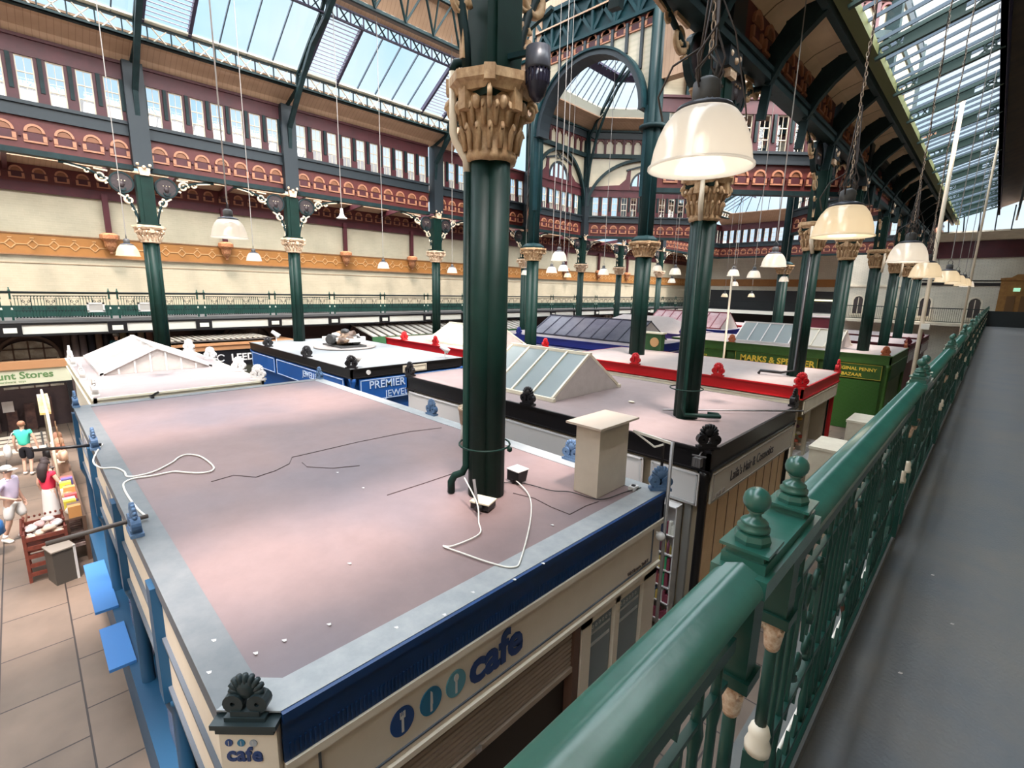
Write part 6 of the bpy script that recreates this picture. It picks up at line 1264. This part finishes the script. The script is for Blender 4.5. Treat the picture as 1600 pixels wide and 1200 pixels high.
# ================================================================ GOODS AND THINGS IN THE LEFT AISLE
t = thing('slatted_bench', 'pale slatted bench behind the woman in the teal top', 'bench', (-21.3, -.75, 0), radians(90)); m = MB()
for i in range(4): m.box(-.9, .9, -.25 + i * .13, -.15 + i * .13, .42, .45)
for i in range(3): m.box(-.9, .9, .28, .31, .55 + i * .12, .63 + i * .12)
obj('slats', m, mat('bench_pale', (.50, .46, .38), .5), t); m = MB()
for s in (-.8, .8): m.bar((s, -.2, 0), (s, -.2, .43), .05); m.bar((s, .25, 0), (s, .3, .9), .05); m.bar((s, -.2, .4), (s, .28, .4), .04)
obj('frame', m, GREYD, t)
t = thing('wicker_trolley', 'red brown slatted crate display piled with white and pink packets by the aisle', 'display crate', (-12.95, -.16, 0)); m = MB()
for z in (.12, .3, .48, .66, .84): m.box(-.55, .55, -.38, -.35, z, z + .08); m.box(-.55, .55, .35, .38, z, z + .08); m.box(-.55, -.52, -.38, .38, z, z + .08); m.box(.52, .55, -.38, .38, z, z + .08)
for x in (-.53, 0, .53):
    for y in (-.37, .37): m.box(x - .03, x + .03, y - .03, y + .03, 0, 1.0)
for i in range(12): m.ball((-.5 + i * .09, -.4, 1.0), .03, 6)
for i in range(8): m.ball((-.57, -.35 + i * .1, 1.0), .03, 6)
m.box(-.5, .5, -.34, .34, .6, .63); m.v = [(x * .85, y * .8, z) for x, y, z in m.v]; obj('basket', m, mat('wicker_red', (.22, .05, .03), .6, noise=(.12, .03, .02), nscale=10), t)
for i in range(16):
    c = [(.75, .65, .62), (.65, .40, .38), (.8, .78, .75), (.70, .52, .40)][i % 4]; mn = 'packet_%d' % (i % 4); m = MB(); m.T = Matrix.Rotation(i * 1.3, 4, 'Z'); m.ball((0, 0, 0), .1, 8, 0, (1.3, .8, .5))
    tag(obj('soft_packet', m, mat(mn, c, .5), None, Matrix.Translation((-13.23 + .18 * (i % 4), -.34 + .125 * (i // 4), .70 + .05 * (i % 3) + .15))), 'pale or pink soft packet heaped in the red brown crate display', 'packet', 'packets heaped in the crate display')
t = thing('cardboard_box', 'grey-brown open box with one white edge leaning in front of the crate display', 'box', (-12.25, .02, 0), radians(15)); m = MB(); m.box(-.35, .3, -.3, .25, 0, .8); m.box(-.38, .33, -.33, .28, .8, .83, 1); m.box(.3, .33, .2, .26, 0, .85, 2); m.v = [(x * .62, y * .62, z * .85) for x, y, z in m.v]; obj('carton', m, [mat('carton_dark', (.07, .06, .05), .6), mat('carton_top', (.28, .24, .2), .6), WHITE], t)
pack = [(.55, .5, .65), (.75, .35, .12), (.8, .65, .08), (.6, .1, .1), (.75, .72, .65), (.12, .1, .3), (.45, .28, .15), (.2, .12, .08)]
DT = None
for i in range(38):
    x = -19.0 + i * .165; c = pack[(i * 5) % 8] if x > -15.5 else pack[[6, 7, 4, 6][i % 4]]; mn = 'goods_%d' % pack.index(c); m = MB(); h = .14 + .1 * ((i * 7) % 4) / 3
    if i % 3: m.box(-.07, .07, -.1, .1, 0, h)
    else: m.ball((0, 0, .09), .1, 8, 0, (.9, 1.1, .9))
    if -16.1 < x < -15.3: continue
    tag(obj('boxed_goods', m, MT.get(mn) or mat(mn, c, .5), None, Matrix.Translation((x, .28 + .04 * (i % 2), .99))), 'small coloured goods on the long display table beside the cafe', 'goods', 'goods on the aisle display table')
t = thing('display_table', 'long aisle display table with stepped shelves along the cafe side', 'table', (-15.5, .31, 0)); m = MB(); m.box(-3.7, 2.7, -.16, .16, .95, .99); m.box(-3.7, 2.7, .1, .16, 0, .95)
for x in (-3.6, -1.2, 1.2, 2.65): m.box(x - .03, x + .03, -.15, -.1, 0, .95)
obj('table', m, mat('table_brown', (.16, .09, .06), .6), t); m = MB()
for i in range(51): m.box(-3.6 + i * .122, -3.53 + i * .122, -.15, .1, .3, .36); m.box(-3.6 + i * .122, -3.53 + i * .122, -.15, .1, .55, .62)
obj('shelf_stock', m, mat('stock_mix', (.35, .22, .2), .6, noise=(.6, .45, .4), nscale=12), t)['kind'] = 'stuff'
for i, (x, c) in enumerate(((-18.3, (.45, .22, .14)), (-17.6, (.55, .33, .22)), (-16.9, (.35, .14, .08)), (-16.2, (.6, .4, .28)))):
    t = thing('leather_bag', ['tan brown handbag hanging at the far end of the aisle display', 'light brown handbag second along the aisle display', 'dark red brown handbag third along the aisle display', 'beige handbag nearest in the row of hanging bags'][i], 'bag', (x, .35, 1.3)); m = MB(); m.T = Matrix.Diagonal((.75, .5, .8, 1)); m.lathe([(.14, 0), (.2, .05), (.2, .25), (.13, .32)], (0, 0), 10); obj('body', m, mat('bag_%d' % i, c, .5), t); m = MB(); m.tube([(-.1, 0, .3), (-.08, 0, .5), (0, 0, .58), (.08, 0, .5), (.1, 0, .3)], .015, 5); obj('handle', m, WOODB, t)
t = thing('garment_rail', 'pale hooped rail of bright white and yellow garments above the aisle display', 'rail', (-17.8, .2, 0)); m = MB(); m.tube([(-2.6, 0, 0), (-2.6, 0, 2.3), (-2.3, 0, 2.5), (1.6, 0, 2.5), (1.9, 0, 2.3), (1.9, 0, 0)], .03, 6); obj('rail', m, CREAM, t)
m = MB()
for i in range(5): m.box(-2.2 + i * .22, -2.16 + i * .22, -.12, .12, 2.0 - .1 * (i % 2), 2.4)
obj('garment', m, mat('garment_yellow', (.75, .55, .15), .7, noise=(.85, .8, .7), nscale=3), t)

# ================================================================ PEOPLE
def skin_obj(name, pts, edges, rad, m_, parent, root=0, sub=2, label=None):
    me = bpy.data.meshes.new(name); me.from_pydata(pts, edges, []); me.materials.append(m_)
    o = link(name, me, parent)
    sk = o.modifiers.new('skin', 'SKIN'); sk.use_smooth_shade = True
    if not me.skin_vertices: me.skin_vertices.new() if hasattr(me.skin_vertices, 'new') else None
    bm = bmesh.new(); bm.from_mesh(me); ly = bm.verts.layers.skin.verify(); bm.verts.ensure_lookup_table()
    for i, v in enumerate(bm.verts):
        r = rad[i]; v[ly].radius = (r, r) if not isinstance(r, tuple) else r; v[ly].use_root = (i == root)
    bm.to_mesh(me); bm.free()
    if sub: sd = o.modifiers.new('sub', 'SUBSURF'); sd.levels = sub; sd.render_levels = sub
    if label: o['label'] = label
    return o
def bend(a, b, t): return [a[i] + (b[i] - a[i]) * t for i in range(3)]
def person(label, loc, rz, H, J, clothes, hair=None, cap=None, skin=SKIN, female=False, face=True):
    """local frame: facing +Y. J: joint dict overrides (metres for 1.7 m body)."""
    t = thing('person', label, 'person', loc, rz); s = H / 1.7; t.scale = (s, s, s)
    j = dict(pelvis=(0, 0, .92), waist=(0, 0, 1.08), chest=(0, 0, 1.28), neck=(0, 0, 1.46), chin=(0, .02, 1.53), head=(0, .02, 1.62), crown=(0, .0, 1.68),
             shl=(-.17, 0, 1.40), ell=(-.23, -.03, 1.12), wrl=(-.24, .05, .87), shr=(.17, 0, 1.40), elr=(.23, -.03, 1.12), wrr=(.24, .05, .87),
             hpl=(-.09, 0, .88), knl=(-.10, .03, .48), anl=(-.10, -.02, .08), tol=(-.11, .15, .03), hpr=(.09, 0, .88), knr=(.10, .03, .48), anr=(.10, -.02, .08), tor=(.11, .15, .03)); j.update(J)
    R_ = dict(pelvis=(.14, .11), waist=(.12, .10), chest=(.145, .105), neck=.052, chin=.062, head=(.080, .095), crown=.055, shl=.06, ell=.042, wrl=.028, shr=.06, elr=.042, wrr=.028, hpl=.092, knl=.056, anl=.038, tol=.035, hpr=.092, knr=.056, anr=.038, tor=.035)
    if female: R_.update(shl=.052, shr=.052, ell=.038, elr=.038, waist=(.115, .10), pelvis=(.15, .12))
    keys = list(j); ix = {k: i for i, k in enumerate(keys)}; P_ = [j[k] for k in keys]; rad = [R_[k] for k in keys]
    E = [('pelvis', 'waist'), ('waist', 'chest'), ('chest', 'neck'), ('neck', 'chin'), ('chin', 'head'), ('head', 'crown'), ('chest', 'shl'), ('shl', 'ell'), ('ell', 'wrl'), ('chest', 'shr'), ('shr', 'elr'), ('elr', 'wrr'), ('pelvis', 'hpl'), ('hpl', 'knl'), ('knl', 'anl'), ('anl', 'tol'), ('pelvis', 'hpr'), ('hpr', 'knr'), ('knr', 'anr'), ('anr', 'tor')]
    E = [(ix[a], ix[b]) for a, b in E]
    for w, e, sd in (('wrl', 'ell', -1), ('wrr', 'elr', 1)):      # palm and five fingers
        a = Vector(j[e]); b = Vector(j[w]); d = (b - a).normalized(); side = d.cross(Vector((sd, 0, 0))); side = side.normalized() if side.length > .1 else Vector((0, 1, 0))
        palm = b + d * .06; P_.append(tuple(palm)); rad.append((.032, .018)); pi_ = len(P_) - 1; E.append((ix[w], pi_))
        for f in range(4):
            q = palm + d * .025 + side * (.026 - .017 * f); l = (.062, .072, .068, .052)[f]; q2 = q + d * l * .6 - Vector((sd, 0, 0)) * .012; q3 = q2 + d * l * .4 - Vector((sd, 0, 0)) * .02
            for u, rr, pr in ((q, .009, pi_), (q2, .0085, None), (q3, .007, None)): P_.append(tuple(u)); rad.append(rr); E.append((pr if pr is not None else len(P_) - 2, len(P_) - 1))
        q = b + d * .03 + side * .035; q2 = q + d * .035 + side * .012
        P_.append(tuple(q)); rad.append(.010); E.append((ix[w], len(P_) - 1)); P_.append(tuple(q2)); rad.append(.008); E.append((len(P_) - 2, len(P_) - 1))
    skin_obj('body', P_, E, rad, skin, t, 0, 1)
    hd = Vector(j['head'])
    if face:
        m = MB(); m.ball(tuple(hd + Vector((0, .095, -.012))), .014, 6, 0, (.8, 1.1, 1.4)); obj('nose', m, skin, t)
        m = MB(); [m.ball(tuple(hd + Vector((e, .082, .012))), .011, 6) for e in (-.03, .03)]; obj('eye', m, mat('eye_dark', (.03, .02, .02), .3), t)
        m = MB(); m.ball(tuple(hd + Vector((0, .084, -.05))), .018, 6, 0, (1.2, .4, .35)); obj('mouth', m, mat('lip', (.45, .18, .15), .5), t)
        m = MB(); [m.ball(tuple(hd + Vector((e, .0, -.005))), .022, 6, 0, (.4, .8, 1.2)) for e in (-.083, .083)]; obj('ear', m, skin, t)
    if hair: 
        c, kind = hair; m = MB(); m.ball(tuple(hd + Vector((0, -.018, .03))), .103, 12, 0, (.92, 1.02, .95))
        if kind == 'long': m.tube([hd + Vector((0, -.05, .03)), hd + Vector((0, -.10, -.10)), hd + Vector((0, -.11, -.28)), hd + Vector((0, -.10, -.42))], [.09, .10, .10, .05], 10)
        obj('hair', m, mat('hair_' + kind + str(int(c[0] * 100)), c, .7), t)
    if cap: m = MB(); m.lathe([(.105, 0), (.10, .05), (.07, .09), (.01, .105)], (hd.x, hd.y - .01), 14); m.v = [(x, y, z + hd.z + .03) for x, y, z in m.v]; m.prism([(hd.x - .08, hd.y + .07), (hd.x + .08, hd.y + .07), (hd.x + .05, hd.y + .19), (hd.x - .05, hd.y + .19)], 'z', hd.z + .03, hd.z + .045); obj('cap', m, mat('cap_cloth', cap, .7), t)
    def cl(name, ks, es, grow, m_, extra=None, lab=None):
        P2 = [tuple(extra[k][0]) if extra and k in extra else j[k] for k in ks]; r2 = []
        for k in ks:
            r = extra[k][1] if extra and k in extra else R_[k]; g = 0 if extra and k in extra else grow
            r2.append((r[0] + g, r[1] + g) if isinstance(r, tuple) else r + g)
        skin_obj(name, P2, [(ks.index(a), ks.index(b)) for a, b in es], r2, m_, t, 0, 2, lab)
    for c in clothes:
        k, colr = c[0], c[1]; m_ = mat('cloth_' + '_'.join(str(int(x * 99)) for x in colr), colr, .8)
        if k == 'top':
            sl = c[2]; ex = {'nk': (bend(j['chest'], j['neck'], .72), .075), 'hem': (bend(j['pelvis'], j['waist'], .0), (.165, .135)), 'cl': (bend(j['shl'], j['ell'], sl), .062), 'cr': (bend(j['shr'], j['elr'], sl), .062)}
            cl('top', ['chest', 'nk', 'waist', 'hem', 'shl', 'cl', 'shr', 'cr'], [('chest', 'nk'), ('chest', 'waist'), ('waist', 'hem'), ('chest', 'shl'), ('shl', 'cl'), ('chest', 'shr'), ('shr', 'cr')], .022, m_, ex)
        if k in ('shorts', 'trousers'):
            f = c[2]; leg = lambda h, kn, an: bend(j[h], j[kn], f) if f <= 1 else bend(j[kn], j[an], f - 1)
            ex = {'top_': (bend(j['pelvis'], j['waist'], .5), (.14, .12)), 'el': (leg('hpl', 'knl', 'anl'), .085 if f <= 1.2 else .075), 'er': (leg('hpr', 'knr', 'anr'), .085 if f <= 1.2 else .075)}
            ks = ['pelvis', 'top_', 'hpl', 'hpr'] + (['knl', 'knr'] if f > 1 else []) + ['el', 'er']
            es = [('pelvis', 'top_'), ('pelvis', 'hpl'), ('pelvis', 'hpr')] + ([('hpl', 'knl'), ('knl', 'el'), ('hpr', 'knr'), ('knr', 'er')] if f > 1 else [('hpl', 'el'), ('hpr', 'er')])
            cl(k, ks, es, .022, m_, ex)
        if k == 'skirt': cl('skirt', ['waist', 'pelvis', 'hem'], [('waist', 'pelvis'), ('pelvis', 'hem')], .018, m_, {'hem': ((j['pelvis'][0], j['pelvis'][1], c[2]), (.21, .19))})
        if k == 'dress':
            ex = {'hem': ((j['pelvis'][0], j['pelvis'][1], c[2]), (.21, .19)), 'nk': (bend(j['chest'], j['neck'], .5), .07)}
            cl('dress', ['chest', 'nk', 'waist', 'pelvis', 'hem'], [('chest', 'nk'), ('chest', 'waist'), ('waist', 'pelvis'), ('pelvis', 'hem')], .022, m_, ex)
        if k == 'shoes':
            for a, b in (('anl', 'tol'), ('anr', 'tor')): m = MB(); m.tube([Vector(j[a]) + Vector((0, -.05, -.04)), Vector(j[a]) + Vector((0, 0, -.03)), Vector(j[b]) + Vector((0, -.05, 0)), Vector(j[b])], [.035, .052, .048, .03], 8); obj('shoe', m, m_, t)
        if k == 'socks': [obj('sock', MB().tube([Vector(j[a]), Vector(bend(j[a], j[b], .25))], [.045, .05], 8), m_, t) for a, b in (('anl', 'knl'), ('anr', 'knr'))]
    return t
person('person in lavender t-shirt, pale shorts, cap and white trainers walking', (-14.9, -.62, 0), radians(-35), 1.72,
       dict(elr=(.27, -.10, 1.15), wrr=(.12, .14, 1.02), elll=(0, 0, 0)) if False else dict(elr=(.28, -.08, 1.15), wrr=(.14, .12, 1.02), knl=(-.11, .12, .50), anl=(-.11, .0, .10), tol=(-.12, .16, .05), knr=(.11, -.02, .48), anr=(.12, -.16, .10), tor=(.13, .0, .03)),
       [('top', (.56, .50, .66), .75), ('shorts', (.62, .60, .57), .95), ('socks', (.85, .85, .85)), ('shoes', (.85, .84, .82))], hair=((.25, .2, .17), 'short'), cap=(.5, .48, .45))
person('person in bright teal top and black shorts walking away with bags', (-20.0, -.35, 0), radians(70), 1.62,
       dict(wrr=(.30, .0, .88), elr=(.27, -.02, 1.14), knl=(-.10, .08, .48), anl=(-.1, -.0, .08), knr=(.10, -.02, .46), anr=(.11, -.14, .10), tor=(.11, .02, .04)), [('top', (.06, .52, .38), .45), ('shorts', (.015, .015, .02), .95), ('shoes', (.6, .55, .5))], hair=((.30, .14, .08), 'short'), female=True)
person('person with long dark hair in red top and long white skirt', (-15.25, .0, 0), radians(40), 1.62,
       dict(elr=(.26, .04, 1.14), wrr=(.18, .25, 1.1)), [('top', (.62, .03, .07), .3), ('skirt', (.58, .56, .54), .12), ('shoes', (.8, .8, .78))], hair=((.03, .02, .02), 'long'), female=True)
person('person in black and white patterned dress beside the red-topped person', (-15.95, .0, 0), radians(30), 1.5,
       dict(), [('dress', (.10, .09, .09), .5), ('shoes', (.1, .1, .1))], hair=((.03, .02, .02), 'short'), female=True)
person('person in dark teal jacket and black cap by the carpet rolls', (-25.5, 2.7, 1.95), radians(-90), 1.7, dict(), [('top', (.02, .10, .13), .95), ('trousers', (.02, .02, .02), 1.9)], hair=((.02, .02, .02), 'short'), cap=(.01, .01, .01))
m = MB(); m.box(-25.9, -25.1, 2.2, 3.2, 0, 1.95); tag(obj('platform', m, MT['kiosk_olive']), 'dark platform under the person in the teal jacket', 'platform')
t = thing('shopping_bag', 'black carrier bag held by the person in the teal top', 'bag', (-20.08, .12, .38)); m = MB(); m.lathe([(.06, 0), (.14, .06), (.13, .22), (.04, .34)], (0, 0), 10); obj('body', m, BLACK, t); m = MB(); m.tube([(0, 0, .33), (.01, 0, .46)], .012, 5); obj('handle', m, BLACK, t)
t = thing('shopping_bag', 'white tote bag on the left shoulder of the person in the teal top', 'bag', (-20.0, -.72, .62)); m = MB(); m.ball((0, 0, .15), .2, 10, 0, (.9, .5, 1.2)); obj('body', m, WHITE, t); m = MB(); m.tube([(0, 0, .35), (0, .15, .70), (0, .2, .72)], .012, 5); obj('strap', m, WHITE, t)
t = thing('shopping_bag', 'bright blue carrier bag at the left edge of the picture', 'bag', (-14.3, -.95, .42)); m = MB(); m.lathe([(.08, 0), (.2, .08), (.18, .32), (.05, .44)], (0, 0), 12); obj('body', m, BLUEB, t); m = MB(); m.tube([(0, 0, .42), (.03, .03, .58)], .012, 5); obj('handle', m, BLUEB, t)
